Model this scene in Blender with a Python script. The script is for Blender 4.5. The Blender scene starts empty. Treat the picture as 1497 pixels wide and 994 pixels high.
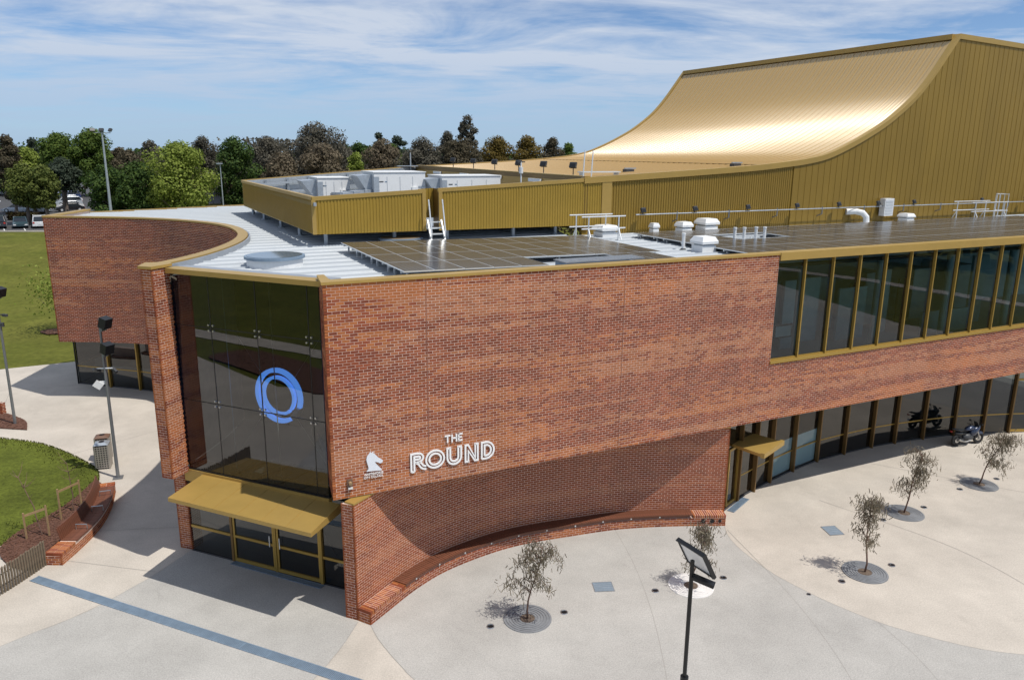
import bpy, bmesh, math, random
import numpy as np
from mathutils import Vector, Matrix

random.seed(11)
rng = np.random.default_rng(11)
R = math.radians
scene = bpy.context.scene
COL = scene.collection

# ------------------------------------------------------------------ camera
cam_d = bpy.data.cameras.new("camera")
cam = bpy.data.objects.new("camera", cam_d)
COL.objects.link(cam)
cam_d.sensor_fit = 'HORIZONTAL'
cam_d.sensor_width = 36.0
cam_d.lens = 1126.6 / 1497 * 36.0
cam_d.clip_start = 0.1
cam_d.clip_end = 6000
cam.matrix_world = (Matrix.Translation((0, 0, 14.174)) @ Matrix.Rotation(R(90 - 13.74), 4, 'X')
                    @ Matrix.Rotation(R(0.46), 4, 'Z'))
scene.camera = cam

# ------------------------------------------------------------------ sky and sun
SUN_AZ, SUN_EL = R(118.3), R(61.8)
world = bpy.data.worlds.new("World")
scene.world = world
world.use_nodes = True
nt = world.node_tree
nt.nodes.clear()
def wn(t, **k):
    n = nt.nodes.new(t)
    for a, b in k.items(): setattr(n, a, b)
    return n
def wl(a, b): nt.links.new(a, b)
w_out = wn('ShaderNodeOutputWorld')
w_bg = wn('ShaderNodeBackground')
w_bg.inputs['Strength'].default_value = 0.115
sky = wn('ShaderNodeTexSky', sky_type='NISHITA')
sky.sun_disc = False
sky.sun_elevation = SUN_EL
sky.sun_rotation = SUN_AZ
sky.air_density = 0.7
sky.dust_density = 0.1
sky.ozone_density = 5.5
tc = wn('ShaderNodeTexCoord')
sep = wn('ShaderNodeSeparateXYZ')
wl(tc.outputs['Generated'], sep.inputs[0])
def wmath(op, a, b=None, clamp=False):
    n = wn('ShaderNodeMath', operation=op)
    n.use_clamp = clamp
    for i, v in enumerate((a, b)):
        if v is None: continue
        if isinstance(v, (int, float)): n.inputs[i].default_value = v
        else: wl(v, n.inputs[i])
    return n.outputs[0]
zz = wmath('ADD', wmath('MAXIMUM', sep.outputs['Z'], 0.0), 0.07)
px = wmath('DIVIDE', sep.outputs['X'], zz)
py = wmath('DIVIDE', sep.outputs['Y'], zz)
cmb = wn('ShaderNodeCombineXYZ')
wl(px, cmb.inputs[0]); wl(py, cmb.inputs[1])
def wnoise(scale, detail, rough, dist, off):
    m = wn('ShaderNodeMapping')
    wl(cmb.outputs[0], m.inputs['Vector'])
    m.inputs['Location'].default_value = off
    m.inputs['Rotation'].default_value = (0, 0, R(-28))
    m.inputs['Scale'].default_value = (0.72, 1.0, 1.0)
    n = wn('ShaderNodeTexNoise')
    n.inputs['Scale'].default_value = scale
    n.inputs['Detail'].default_value = detail
    n.inputs['Roughness'].default_value = rough
    n.inputs['Distortion'].default_value = dist
    wl(m.outputs[0], n.inputs['Vector'])
    return n.outputs['Fac']
n1 = wnoise(0.85, 10, 0.62, 0.7, (3.1, 1.7, 0))
n2 = wnoise(2.3, 7, 0.6, 0.3, (7.3, 2.1, 0))
mixn = wmath('ADD', wmath('MULTIPLY', n1, 0.75), wmath('MULTIPLY', n2, 0.25))
ramp = wn('ShaderNodeValToRGB')
ramp.color_ramp.elements[0].position = 0.385
ramp.color_ramp.elements[1].position = 0.565
ramp.color_ramp.elements[1].color = (0.92, 0.92, 0.92, 1)
wl(mixn, ramp.inputs[0])
mx = wn('ShaderNodeMix', data_type='RGBA')
fade = wmath('MULTIPLY', sep.outputs['Z'], 11.0, True)
wl(wmath('MULTIPLY', ramp.outputs[0], wmath('ADD', wmath('MULTIPLY', fade, 0.75), 0.25)), mx.inputs['Factor'])
wl(sky.outputs[0], mx.inputs['A'])
mx.inputs['B'].default_value = (5.3, 5.9, 6.9, 1)
mx2 = wn('ShaderNodeMix', data_type='RGBA')
wl(wmath('MULTIPLY', wmath('SUBTRACT', 1.0, wmath('MULTIPLY', sep.outputs['Z'], 8.0, True)), 0.75), mx2.inputs['Factor'])
wl(mx.outputs['Result'], mx2.inputs['A'])
mx2.inputs['B'].default_value = (2.5, 3.9, 5.9, 1)
wl(mx2.outputs['Result'], w_bg.inputs[0])
wl(w_bg.outputs[0], w_out.inputs[0])

sun_d = bpy.data.lights.new("sun", 'SUN')
sun_d.energy = 4.0
sun_d.angle = R(0.53)
sun_d.color = (1.0, 0.955, 0.88)
sun = bpy.data.objects.new("sun", sun_d)
COL.objects.link(sun)
sv = Vector((math.sin(SUN_AZ) * math.cos(SUN_EL), math.cos(SUN_AZ) * math.cos(SUN_EL), math.sin(SUN_EL)))
sun.rotation_euler = sv.to_track_quat('Z', 'Y').to_euler()
sun.location = (40, -20, 80)

scene.render.engine = 'CYCLES'
scene.view_settings.view_transform = 'Standard'
scene.view_settings.look = 'None'
scene.view_settings.exposure = 0.0
scene.view_settings.gamma = 1.0
scene.cycles.max_bounces = 6
scene.cycles.transparent_max_bounces = 10
scene.cycles.caustics_reflective = False
scene.cycles.caustics_refractive = False

# ------------------------------------------------------------------ materials
MATS = {}
def new_mat(name):
    m = bpy.data.materials.new(name)
    m.use_nodes = True
    MATS[name] = m
    return m, m.node_tree, m.node_tree.nodes['Principled BSDF']
def mat(name, col, rough=0.6, metal=0.0, var=0.0, vscale=3.0, bump=0.0, bscale=30.0, spec=0.5, fine=0.0, fscale=40.0,
        col2=None, stretch=None, coat=0.0, blot=0.0):
    m, t, b = new_mat(name)
    N, L = t.nodes, t.links
    b.inputs['Roughness'].default_value = rough
    b.inputs['Metallic'].default_value = metal
    b.inputs['Specular IOR Level'].default_value = spec
    b.inputs['Coat Weight'].default_value = coat
    b.inputs['Base Color'].default_value = (*col, 1)
    if var or bump or fine:
        g = N.new('ShaderNodeTexCoord')
        vec = g.outputs['Object']
        if stretch:
            mp = N.new('ShaderNodeMapping'); mp.inputs['Scale'].default_value = stretch
            L.new(vec, mp.inputs['Vector']); vec = mp.outputs[0]
        last = None
        c2 = col2 if col2 else tuple(c * (1 - var) for c in col)
        c1 = col if col2 else tuple(min(1, c * (1 + var)) for c in col)
        if var or col2:
            n = N.new('ShaderNodeTexNoise'); n.inputs['Scale'].default_value = vscale
            n.inputs['Detail'].default_value = 7; n.inputs['Roughness'].default_value = 0.65
            L.new(vec, n.inputs['Vector'])
            r = N.new('ShaderNodeValToRGB')
            r.color_ramp.elements[0].position = 0.3; r.color_ramp.elements[1].position = 0.7
            r.color_ramp.elements[0].color = (*c2, 1); r.color_ramp.elements[1].color = (*c1, 1)
            L.new(n.outputs['Fac'], r.inputs[0]); last = r.outputs[0]
        if fine:
            n = N.new('ShaderNodeTexNoise'); n.inputs['Scale'].default_value = fscale
            n.inputs['Detail'].default_value = 3; n.inputs['Roughness'].default_value = 0.7
            L.new(vec, n.inputs['Vector'])
            mr = N.new('ShaderNodeMapRange')
            mr.inputs['From Min'].default_value = 0.3; mr.inputs['From Max'].default_value = 0.7
            mr.inputs['To Min'].default_value = 1 - fine; mr.inputs['To Max'].default_value = 1 + fine
            L.new(n.outputs['Fac'], mr.inputs['Value'])
            mm = N.new('ShaderNodeMix'); mm.data_type = 'RGBA'; mm.blend_type = 'MULTIPLY'
            mm.inputs['Factor'].default_value = 1.0
            if last: L.new(last, mm.inputs['A'])
            else: mm.inputs['A'].default_value = (*col, 1)
            L.new(mr.outputs[0], mm.inputs['B']); last = mm.outputs['Result']
        if blot:
            for (bs, lo, hi) in ((0.16, 0.45, 0.62), (0.9, 0.58, 0.72)):
                n = N.new('ShaderNodeTexNoise'); n.inputs['Scale'].default_value = bs; n.inputs['Detail'].default_value = 8; n.inputs['Roughness'].default_value = 0.7; n.inputs['Distortion'].default_value = 0.6
                L.new(vec, n.inputs['Vector'])
                mr = N.new('ShaderNodeMapRange'); mr.inputs['From Min'].default_value = lo; mr.inputs['From Max'].default_value = hi
                mr.inputs['To Min'].default_value = 1.0; mr.inputs['To Max'].default_value = 1 - blot
                L.new(n.outputs['Fac'], mr.inputs['Value'])
                mm = N.new('ShaderNodeMix'); mm.data_type = 'RGBA'; mm.blend_type = 'MULTIPLY'; mm.inputs['Factor'].default_value = 1.0
                L.new(last, mm.inputs['A']); L.new(mr.outputs[0], mm.inputs['B']); last = mm.outputs['Result']
        if last: L.new(last, b.inputs['Base Color'])
        if bump:
            n = N.new('ShaderNodeTexNoise'); n.inputs['Scale'].default_value = bscale
            n.inputs['Detail'].default_value = 5
            L.new(vec, n.inputs['Vector'])
            bp = N.new('ShaderNodeBump'); bp.inputs['Strength'].default_value = bump
            bp.inputs['Distance'].default_value = 0.02
            L.new(n.outputs['Fac'], bp.inputs['Height']); L.new(bp.outputs[0], b.inputs['Normal'])
    return m

GOLD = (0.43, 0.282, 0.078)
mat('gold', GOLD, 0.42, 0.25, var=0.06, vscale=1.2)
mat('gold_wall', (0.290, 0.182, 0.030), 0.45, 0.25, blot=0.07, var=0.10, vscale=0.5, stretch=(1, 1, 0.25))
mat('gold_screen', (0.375, 0.240, 0.036), 0.42, 0.25, var=0.06, vscale=1.2)
mat('gold_dark', (0.20, 0.12, 0.03), 0.45, 0.3)
mat('gold_frame', (0.40, 0.26, 0.06), 0.38, 0.35)
mat('bronze_fin', (0.19, 0.11, 0.035), 0.45, 0.25)
mat('mortar', (0.70, 0.545, 0.465), 0.95, var=0.12, vscale=2.0)
mat('roof_white', (0.465, 0.495, 0.52), 0.5, 0.0, blot=0.14, var=0.16, vscale=0.45, fine=0.05, fscale=4)
mat('roof_rib', (0.43, 0.46, 0.485), 0.5)
mat('flashing', (0.33, 0.36, 0.40), 0.45, 0.3, var=0.1)
mat('galv', (0.42, 0.46, 0.50), 0.42, 0.5, var=0.12, vscale=6)
mat('alu', (0.75, 0.77, 0.78), 0.35, 0.4)
mat('white_paint', (0.74, 0.75, 0.75), 0.5, var=0.04)
mat('sign_white', (0.85, 0.85, 0.85), 0.45)
mat('sign_silver', (0.72, 0.76, 0.82), 0.4)
mat('black_metal', (0.012, 0.013, 0.015), 0.4, 0.2)
mat('dark_grey', (0.05, 0.052, 0.056), 0.5)
mat('alu_dull', (0.50, 0.51, 0.52), 0.4, 0.4)
mat('pole_grey', (0.22, 0.23, 0.24), 0.45, 0.5)
mat('steel', (0.5, 0.5, 0.5), 0.3, 0.9)
mat('conc_cream', (0.505, 0.458, 0.398), 0.9, blot=0.10, var=0.12, vscale=0.42, fine=0.16, fscale=22, bump=0.15, bscale=60, spec=0.2)
mat('conc_grey', (0.428, 0.412, 0.384), 0.9, blot=0.09, var=0.11, vscale=0.4, fine=0.22, fscale=26, bump=0.2, bscale=60, spec=0.2)
mat('wall_joint', (0.27, 0.14, 0.105), 0.95)
mat('joint', (0.31, 0.29, 0.265), 0.95)
mat('grate_blue', (0.20, 0.27, 0.35), 0.5, 0.15, var=0.15, vscale=3)
mat('grate_grey', (0.24, 0.25, 0.265), 0.6, 0.2, var=0.14, vscale=4)
mat('grate_white', (0.74, 0.72, 0.70), 0.5, var=0.06, vscale=4)  # whiter base colour for one tree grate
mat('pit_cover', (0.24, 0.29, 0.34), 0.6, 0.2, var=0.12, vscale=8)
mat('soil', (0.13, 0.095, 0.07), 0.95, var=0.3, vscale=12)
mat('mulch', (0.12, 0.055, 0.035), 0.95, var=0.5, vscale=14, bump=0.8, bscale=30)
mat('grass', (0.125, 0.150, 0.022), 0.95, blot=0.22, col2=(0.066, 0.080, 0.012), vscale=0.55, fine=0.38, fscale=9, bump=0.9, bscale=24, spec=0.15, var=0.1)
mat('grass_far', (0.150, 0.150, 0.030), 0.95, blot=0.2, col2=(0.085, 0.096, 0.015), vscale=0.16, fine=0.22, fscale=2.2, bump=0.6, bscale=6, spec=0.12, var=0.1)
mat('earth', (0.11, 0.115, 0.045), 0.95, var=0.3, vscale=0.05, spec=0.1)
mat('asphalt', (0.062, 0.062, 0.065), 0.9, var=0.15, vscale=0.4, fine=0.12, fscale=10)
mat('line_white', (0.7, 0.7, 0.68), 0.8)
mat('timber', (0.155, 0.058, 0.032), 0.55, var=0.32, vscale=5, fine=0.2, fscale=30)
mat('timber_pale', (0.36, 0.24, 0.12), 0.8, var=0.2, vscale=6)
mat('picket', (0.16, 0.125, 0.085), 0.9, var=0.3, vscale=5)
mat('bark', (0.16, 0.095, 0.07), 0.9, var=0.3, vscale=8)
mat('bark_grey', (0.17, 0.14, 0.115), 0.9, var=0.3, vscale=4)
mat('interior_wall', (0.40, 0.60, 0.65), 0.8, var=0.06)
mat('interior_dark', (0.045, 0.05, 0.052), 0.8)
mat('pale_floor', (0.42, 0.43, 0.42), 0.6)
mat('interior_floor', (0.13, 0.12, 0.11), 0.6)
mat('film', (0.50, 0.62, 0.66), 0.7)
mat('soffit', (0.30, 0.29, 0.28), 0.8)
mat('rubber', (0.015, 0.015, 0.016), 0.8)
mat('bike_blue', (0.03, 0.045, 0.09), 0.25, 0.1, coat=0.6)
mat('bike_black', (0.014, 0.015, 0.016), 0.3, 0.1, coat=0.4)
mat('skylight', (0.10, 0.15, 0.2), 0.06, 0.0, spec=1.0)
mat('tile_grey', (0.17, 0.165, 0.165), 0.8, var=0.15, vscale=2)
mat('house_wall', (0.42, 0.38, 0.33), 0.85)
mat('blue_tower', (0.16, 0.26, 0.42), 0.4)
mat('red_lamp', (0.45, 0.03, 0.02), 0.4)
mat('lamp_glass', (0.75, 0.76, 0.78), 0.2)
mat('perf_steel', (0.40, 0.37, 0.33), 0.4, 0.45, var=0.12)
mat('bin_side', (0.16, 0.09, 0.06), 0.6)

def ring_mat():
    m, t, b = new_mat('ring_blue')
    b.inputs['Base Color'].default_value = (0.05, 0.14, 0.6, 1)
    b.inputs['Emission Color'].default_value = (0.09, 0.28, 0.90, 1)
    b.inputs['Emission Strength'].default_value = 2.3
ring_mat()

def brick_mat():
    m, t, b = new_mat('brick')
    N, L = t.nodes, t.links
    a = N.new('ShaderNodeAttribute'); a.attribute_name = 'tone'
    g = N.new('ShaderNodeTexCoord')
    n = N.new('ShaderNodeTexNoise'); n.inputs['Scale'].default_value = 38; n.inputs['Detail'].default_value = 4
    L.new(g.outputs['Object'], n.inputs['Vector'])
    mr = N.new('ShaderNodeMapRange'); mr.inputs['To Min'].default_value = 0.75; mr.inputs['To Max'].default_value = 1.25
    L.new(n.outputs['Fac'], mr.inputs['Value'])
    mm = N.new('ShaderNodeMix'); mm.data_type = 'RGBA'; mm.blend_type = 'MULTIPLY'; mm.inputs['Factor'].default_value = 1
    L.new(a.outputs['Color'], mm.inputs['A']); L.new(mr.outputs[0], mm.inputs['B'])
    mp = N.new('ShaderNodeMapping'); mp.inputs['Scale'].default_value = (1.1, 1.1, 0.16); L.new(g.outputs['Object'], mp.inputs['Vector'])
    n3 = N.new('ShaderNodeTexNoise'); n3.inputs['Scale'].default_value = 1.0; n3.inputs['Detail'].default_value = 6; L.new(mp.outputs[0], n3.inputs['Vector'])
    mr3 = N.new('ShaderNodeMapRange'); mr3.inputs['From Min'].default_value = 0.3; mr3.inputs['From Max'].default_value = 0.7; mr3.inputs['To Min'].default_value = 0.86; mr3.inputs['To Max'].default_value = 1.1
    L.new(n3.outputs['Fac'], mr3.inputs['Value'])
    m3 = N.new('ShaderNodeMix'); m3.data_type = 'RGBA'; m3.blend_type = 'MULTIPLY'; m3.inputs['Factor'].default_value = 1
    L.new(mm.outputs['Result'], m3.inputs['A']); L.new(mr3.outputs[0], m3.inputs['B'])
    L.new(m3.outputs['Result'], b.inputs['Base Color'])
    b.inputs['Roughness'].default_value = 0.9
    b.inputs['Specular IOR Level'].default_value = 0.25
    bp = N.new('ShaderNodeBump'); bp.inputs['Strength'].default_value = 0.35; bp.inputs['Distance'].default_value = 0.006
    L.new(n.outputs['Fac'], bp.inputs['Height']); L.new(bp.outputs[0], b.inputs['Normal'])
brick_mat()

def glass_mat(name, tint, ior, refl=0.95):
    m = bpy.data.materials.new(name); m.use_nodes = True; MATS[name] = m
    t = m.node_tree; t.nodes.clear(); N, L = t.nodes, t.links
    o = N.new('ShaderNodeOutputMaterial'); mix = N.new('ShaderNodeMixShader')
    tr = N.new('ShaderNodeBsdfTransparent'); tr.inputs[0].default_value = (*tint, 1)
    gl = N.new('ShaderNodeBsdfGlossy'); gl.inputs['Color'].default_value = (refl, refl, refl, 1); gl.inputs['Roughness'].default_value = 0.0
    fr = N.new('ShaderNodeFresnel'); fr.inputs['IOR'].default_value = ior
    g = N.new('ShaderNodeTexCoord')
    n = N.new('ShaderNodeTexNoise'); n.inputs['Scale'].default_value = 0.7; n.inputs['Detail'].default_value = 1
    L.new(g.outputs['Object'], n.inputs['Vector'])
    bp = N.new('ShaderNodeBump'); bp.inputs['Strength'].default_value = 0.03; bp.inputs['Distance'].default_value = 0.03
    L.new(n.outputs['Fac'], bp.inputs['Height']); L.new(bp.outputs[0], gl.inputs['Normal'])
    L.new(fr.outputs[0], mix.inputs[0]); L.new(tr.outputs[0], mix.inputs[1]); L.new(gl.outputs[0], mix.inputs[2])
    L.new(mix.outputs[0], o.inputs[0])
glass_mat('glass', (0.28, 0.32, 0.30), 1.9)
glass_mat('glass_upper', (0.44, 0.54, 0.56), 1.65)
glass_mat('glass_clear', (0.78, 0.88, 0.90), 1.5)
glass_mat('glass_low', (0.20, 0.24, 0.25), 1.8)

def solar_mat():
    m, t, b = new_mat('solar_cells')
    N, L = t.nodes, t.links
    uv = N.new('ShaderNodeTexCoord')
    sp = N.new('ShaderNodeSeparateXYZ'); L.new(uv.outputs['Object'], sp.inputs[0])
    def line(sock, per, w):
        a = N.new('ShaderNodeMath'); a.operation = 'MODULO'; a.inputs[1].default_value = per
        c = N.new('ShaderNodeMath'); c.operation = 'ADD'; c.inputs[1].default_value = 50 * per; L.new(sock, c.inputs[0])
        L.new(c.outputs[0], a.inputs[0])
        d = N.new('ShaderNodeMath'); d.operation = 'LESS_THAN'; d.inputs[1].default_value = w; L.new(a.outputs[0], d.inputs[0])
        return d.outputs[0]
    mxm = N.new('ShaderNodeMath'); mxm.operation = 'MAXIMUM'
    L.new(line(sp.outputs['X'], 0.16, 0.012), mxm.inputs[0]); L.new(line(sp.outputs['Y'], 0.16, 0.006), mxm.inputs[1])
    mm = N.new('ShaderNodeMix'); mm.data_type = 'RGBA'
    L.new(mxm.outputs[0], mm.inputs['Factor'])
    mm.inputs['A'].default_value = (0.036, 0.035, 0.037, 1); mm.inputs['B'].default_value = (0.24, 0.24, 0.245, 1)
    L.new(mm.outputs['Result'], b.inputs['Base Color'])
    b.inputs['Roughness'].default_value = 0.2
    b.inputs['Specular IOR Level'].default_value = 0.6
solar_mat()

def ramp_mat():
    m, t, b = new_mat('gold_ramp')
    N, L = t.nodes, t.links
    b.inputs['Base Color'].default_value = (0.465, 0.300, 0.088, 1)
    b.inputs['IOR'].default_value = 2.45
    b.inputs['Metallic'].default_value = 0.08
    b.inputs['Roughness'].default_value = 0.42
    b.inputs['Anisotropic'].default_value = 0.95
    b.inputs['Anisotropic Rotation'].default_value = 0.25
    tg = N.new('ShaderNodeTangent'); tg.direction_type = 'UV_MAP'; tg.uv_map = 'UVMap'
    L.new(tg.outputs[0], b.inputs['Tangent'])
    g = N.new('ShaderNodeTexCoord')
    n = N.new('ShaderNodeTexNoise'); n.inputs['Scale'].default_value = 0.5; n.inputs['Detail'].default_value = 5
    L.new(g.outputs['Object'], n.inputs['Vector'])
    mr = N.new('ShaderNodeMapRange'); mr.inputs['To Min'].default_value = 0.34; mr.inputs['To Max'].default_value = 0.43
    L.new(n.outputs['Fac'], mr.inputs['Value']); L.new(mr.outputs[0], b.inputs['Roughness'])
ramp_mat()

def leaf_mat(name, dark, light, trans=0.33):
    m, t, b = new_mat(name)
    N, L = t.nodes, t.links
    g = N.new('ShaderNodeNewGeometry')
    r = N.new('ShaderNodeValToRGB')
    r.color_ramp.elements[0].color = (*dark, 1); r.color_ramp.elements[1].color = (*light, 1)
    L.new(g.outputs['Random Per Island'], r.inputs[0])
    L.new(r.outputs[0], b.inputs['Base Color'])
    b.inputs['Roughness'].default_value = 0.7
    b.inputs['Specular IOR Level'].default_value = 0.2
    tr = N.new('ShaderNodeBsdfTranslucent'); L.new(r.outputs[0], tr.inputs[0])
    mix = N.new('ShaderNodeMixShader'); mix.inputs[0].default_value = trans
    out = [x for x in N if x.type == 'OUTPUT_MATERIAL'][0]
    L.new(b.outputs[0], mix.inputs[1]); L.new(tr.outputs[0], mix.inputs[2]); L.new(mix.outputs[0], out.inputs[0])
leaf_mat('leaf_green', (0.053, 0.097, 0.018), (0.137, 0.189, 0.034))
leaf_mat('leaf_deep', (0.031, 0.066, 0.018), (0.091, 0.143, 0.029))
leaf_mat('leaf_lime', (0.132, 0.185, 0.024), (0.293, 0.345, 0.072))
leaf_mat('leaf_mid', (0.070, 0.097, 0.022), (0.169, 0.195, 0.047))
leaf_mat('leaf_brown', (0.062, 0.055, 0.032), (0.145, 0.118, 0.074))
leaf_mat('leaf_mauve', (0.066, 0.063, 0.046), (0.169, 0.153, 0.117))
leaf_mat('leaf_tan', (0.097, 0.077, 0.049), (0.234, 0.189, 0.127))
leaf_mat('leaf_rust', (0.088, 0.063, 0.014), (0.227, 0.163, 0.039))
leaf_mat('leaf_dark', (0.035, 0.053, 0.035), (0.085, 0.107, 0.072))
leaf_mat('leaf_euc', (0.120, 0.105, 0.075), (0.330, 0.285, 0.205), 0.35)
leaf_mat('leaf_grass', (0.05, 0.065, 0.01), (0.15, 0.15, 0.03), 0.3)
leaf_mat('leaf_hedge', (0.03, 0.018, 0.01), (0.07, 0.06, 0.02))

# ------------------------------------------------------------------ builders
def tag(o, label=None, cat=None, group=None, kind=None):
    if label: o['label'] = label
    if cat: o['category'] = cat
    if group: o['group'] = group
    if kind: o['kind'] = kind
    return o
def empty(name, loc=(0, 0, 0), rz=0.0, parent=None):
    o = bpy.data.objects.new(name, None)
    o.location = loc; o.rotation_euler = (0, 0, rz)
    o.empty_display_size = 0.3
    COL.objects.link(o)
    if parent: o.parent = parent
    return o
def link(name, me, parent=None, loc=None, rz=None):
    o = bpy.data.objects.new(name, me)
    COL.objects.link(o)
    if parent: o.parent = parent
    if loc is not None: o.location = loc
    if rz is not None: o.rotation_euler = (0, 0, rz)
    return o
class MB:
    def __init__(s): s.v = []; s.f = []; s.m = []; s.cur = 0
    def add(s, vs, fs):
        b = len(s.v); s.v += [tuple(map(float, p)) for p in vs]
        s.f += [tuple(b + i for i in f) for f in fs]; s.m += [s.cur] * len(fs)
        return s
    def mat(s, i): s.cur = i; return s
    def hexa(s, p):   # 8 points: bottom ring, top ring
        return s.add(p, [(3, 2, 1, 0), (4, 5, 6, 7), (0, 1, 5, 4), (1, 2, 6, 5), (2, 3, 7, 6), (3, 0, 4, 7)])
    def box(s, c, d, rz=0.0, tilt=None):
        x, y, z = d[0] / 2, d[1] / 2, d[2] / 2
        pts = [(-x, -y, -z), (x, -y, -z), (x, y, -z), (-x, y, -z), (-x, -y, z), (x, -y, z), (x, y, z), (-x, y, z)]
        if tilt is not None: pts = [tuple(tilt @ Vector(p)) for p in pts]
        ca, sa = math.cos(rz), math.sin(rz)
        return s.hexa([(c[0] + p[0] * ca - p[1] * sa, c[1] + p[0] * sa + p[1] * ca, c[2] + p[2]) for p in pts])
    def beam(s, a, b, w, h, up=(0, 0, 1)):
        a, b = Vector(a), Vector(b); d = (b - a).normalized(); u = Vector(up)
        if abs(d.dot(u)) > 0.98: u = Vector((1, 0, 0))
        x = d.cross(u).normalized() * (w / 2); y = x.cross(d).normalized() * (h / 2)
        return s.hexa([a - x - y, a + x - y, b + x - y, b - x - y, a - x + y, a + x + y, b + x + y, b - x + y])
    def prism(s, poly, z0, z1):
        n = len(poly)
        z0s = z0 if hasattr(z0, '__len__') else [z0] * n; z1s = z1 if hasattr(z1, '__len__') else [z1] * n
        vs = [(p[0], p[1], z0s[i]) for i, p in enumerate(poly)] + [(p[0], p[1], z1s[i]) for i, p in enumerate(poly)]
        return s.add(vs, [tuple(range(n - 1, -1, -1)), tuple(range(n, 2 * n))] + [(i, (i + 1) % n, n + (i + 1) % n, n + i) for i in range(n)])
    def tube(s, pts, r, n=8, cap=True):
        rs = r if hasattr(r, '__len__') else [r] * len(pts)
        pts = [Vector(p) for p in pts]; vs = []; fs = []
        up = None
        for i, p in enumerate(pts):
            d = (pts[min(i + 1, len(pts) - 1)] - pts[max(i - 1, 0)]).normalized()
            if up is None: up = Vector((0, 0, 1)) if abs(d.z) < 0.9 else Vector((1, 0, 0))
            x = d.cross(up)
            if x.length < 1e-4: x = d.cross(Vector((0.3, 1, 0.2)))
            x.normalize(); y = x.cross(d).normalized(); up = y
            for k in range(n):
                t = 2 * math.pi * k / n
                vs.append(p + x * math.cos(t) * rs[i] + y * math.sin(t) * rs[i])
        for i in range(len(pts) - 1):
            for k in range(n):
                a, b = i * n + k, i * n + (k + 1) % n
                fs.append((a, b, b + n, a + n))
        if cap:
            fs.append(tuple(range(n - 1, -1, -1))); fs.append(tuple(range((len(pts) - 1) * n, len(pts) * n)))
        return s.add(vs, fs)
    def cyl(s, c, r, h, n=16, r2=None):
        r2 = r if r2 is None else r2
        vs = [(c[0] + r * math.cos(2 * math.pi * k / n), c[1] + r * math.sin(2 * math.pi * k / n), c[2]) for k in range(n)]
        vs += [(c[0] + r2 * math.cos(2 * math.pi * k / n), c[1] + r2 * math.sin(2 * math.pi * k / n), c[2] + h) for k in range(n)]
        return s.add(vs, [tuple(range(n - 1, -1, -1)), tuple(range(n, 2 * n))] + [(k, (k + 1) % n, n + (k + 1) % n, n + k) for k in range(n)])
    def torus(s, c, ax, r0, r1, n=20, m=8):
        ax = Vector(ax).normalized(); x = ax.orthogonal().normalized(); y = ax.cross(x); c = Vector(c)
        vs = []; fs = []
        for i in range(n):
            t = 2 * math.pi * i / n; d = x * math.cos(t) + y * math.sin(t)
            for j in range(m):
                q = 2 * math.pi * j / m
                vs.append(c + d * (r0 + r1 * math.cos(q)) + ax * (r1 * math.sin(q)))
        for i in range(n):
            for j in range(m):
                fs.append((i * m + j, ((i + 1) % n) * m + j, ((i + 1) % n) * m + (j + 1) % m, i * m + (j + 1) % m))
        return s.add(vs, fs)
    def mesh(s, name, mats, smooth=False, recalc=True):
        me = bpy.data.meshes.new(name)
        me.from_pydata(s.v, [], s.f)
        for m in ([mats] if isinstance(mats, str) else mats): me.materials.append(MATS[m])
        me.polygons.foreach_set('material_index', s.m)
        if smooth: me.polygons.foreach_set('use_smooth', [True] * len(s.f))
        if recalc and len(s.f) > 1:
            bm = bmesh.new(); bm.from_mesh(me); bmesh.ops.recalc_face_normals(bm, faces=bm.faces); bm.to_mesh(me); bm.free()
        me.update()
        return me
    def build(s, name, mats, parent=None, smooth=False, loc=None, rz=None):
        return link(name, s.mesh(name, mats, smooth), parent, loc, rz)

# wall coordinates of the front wing: u along the long brick wall, v behind it
O = np.array([-5.33, 21.31]); AZ = R(64.07)
EU = np.array([math.sin(AZ), math.cos(AZ)]); EV = np.array([-math.cos(AZ), math.sin(AZ)])
RZ = math.atan2(EU[1], EU[0])
def U(u, v, z=None):
    p = O + u * EU + v * EV
    return (float(p[0]), float(p[1])) if z is None else (float(p[0]), float(p[1]), z)
# hall coordinates: s along the gold wall, t behind it
A2 = R(63.7); W2 = np.array([-8.06, 31.4]); ES = np.array([math.sin(A2), math.cos(A2)]); ET = np.array([-math.cos(A2), math.sin(A2)])
RZ2 = math.atan2(ES[1], ES[0])
def S(s, t, z=None):
    p = W2 + s * ES + t * ET
    return (float(p[0]), float(p[1])) if z is None else (float(p[0]), float(p[1]), z)

def spline(pts, step=0.25):
    P = np.array(pts, float); out = []
    Q = np.vstack([2 * P[0] - P[1], P, 2 * P[-1] - P[-2]])
    for i in range(1, len(Q) - 2):
        n = max(2, int(np.linalg.norm(Q[i + 1] - Q[i]) / step))
        for k in range(n):
            t = k / n
            out.append(0.5 * ((2 * Q[i]) + (-Q[i - 1] + Q[i + 1]) * t + (2 * Q[i - 1] - 5 * Q[i] + 4 * Q[i + 1] - Q[i + 2]) * t * t
                              + (-Q[i - 1] + 3 * Q[i] - 3 * Q[i + 1] + Q[i + 2]) * t ** 3))
    out.append(P[-1])
    return np.array(out)
def offset(path, d):   # to the right of travel for d > 0
    P = np.array(path, float); T = np.gradient(P, axis=0); T /= np.linalg.norm(T, axis=1)[:, None]
    return P + d * np.stack([T[:, 1], -T[:, 0]], 1)
def arclen(P):
    return np.concatenate([[0], np.cumsum(np.linalg.norm(np.diff(P, axis=0), axis=1))])
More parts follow.
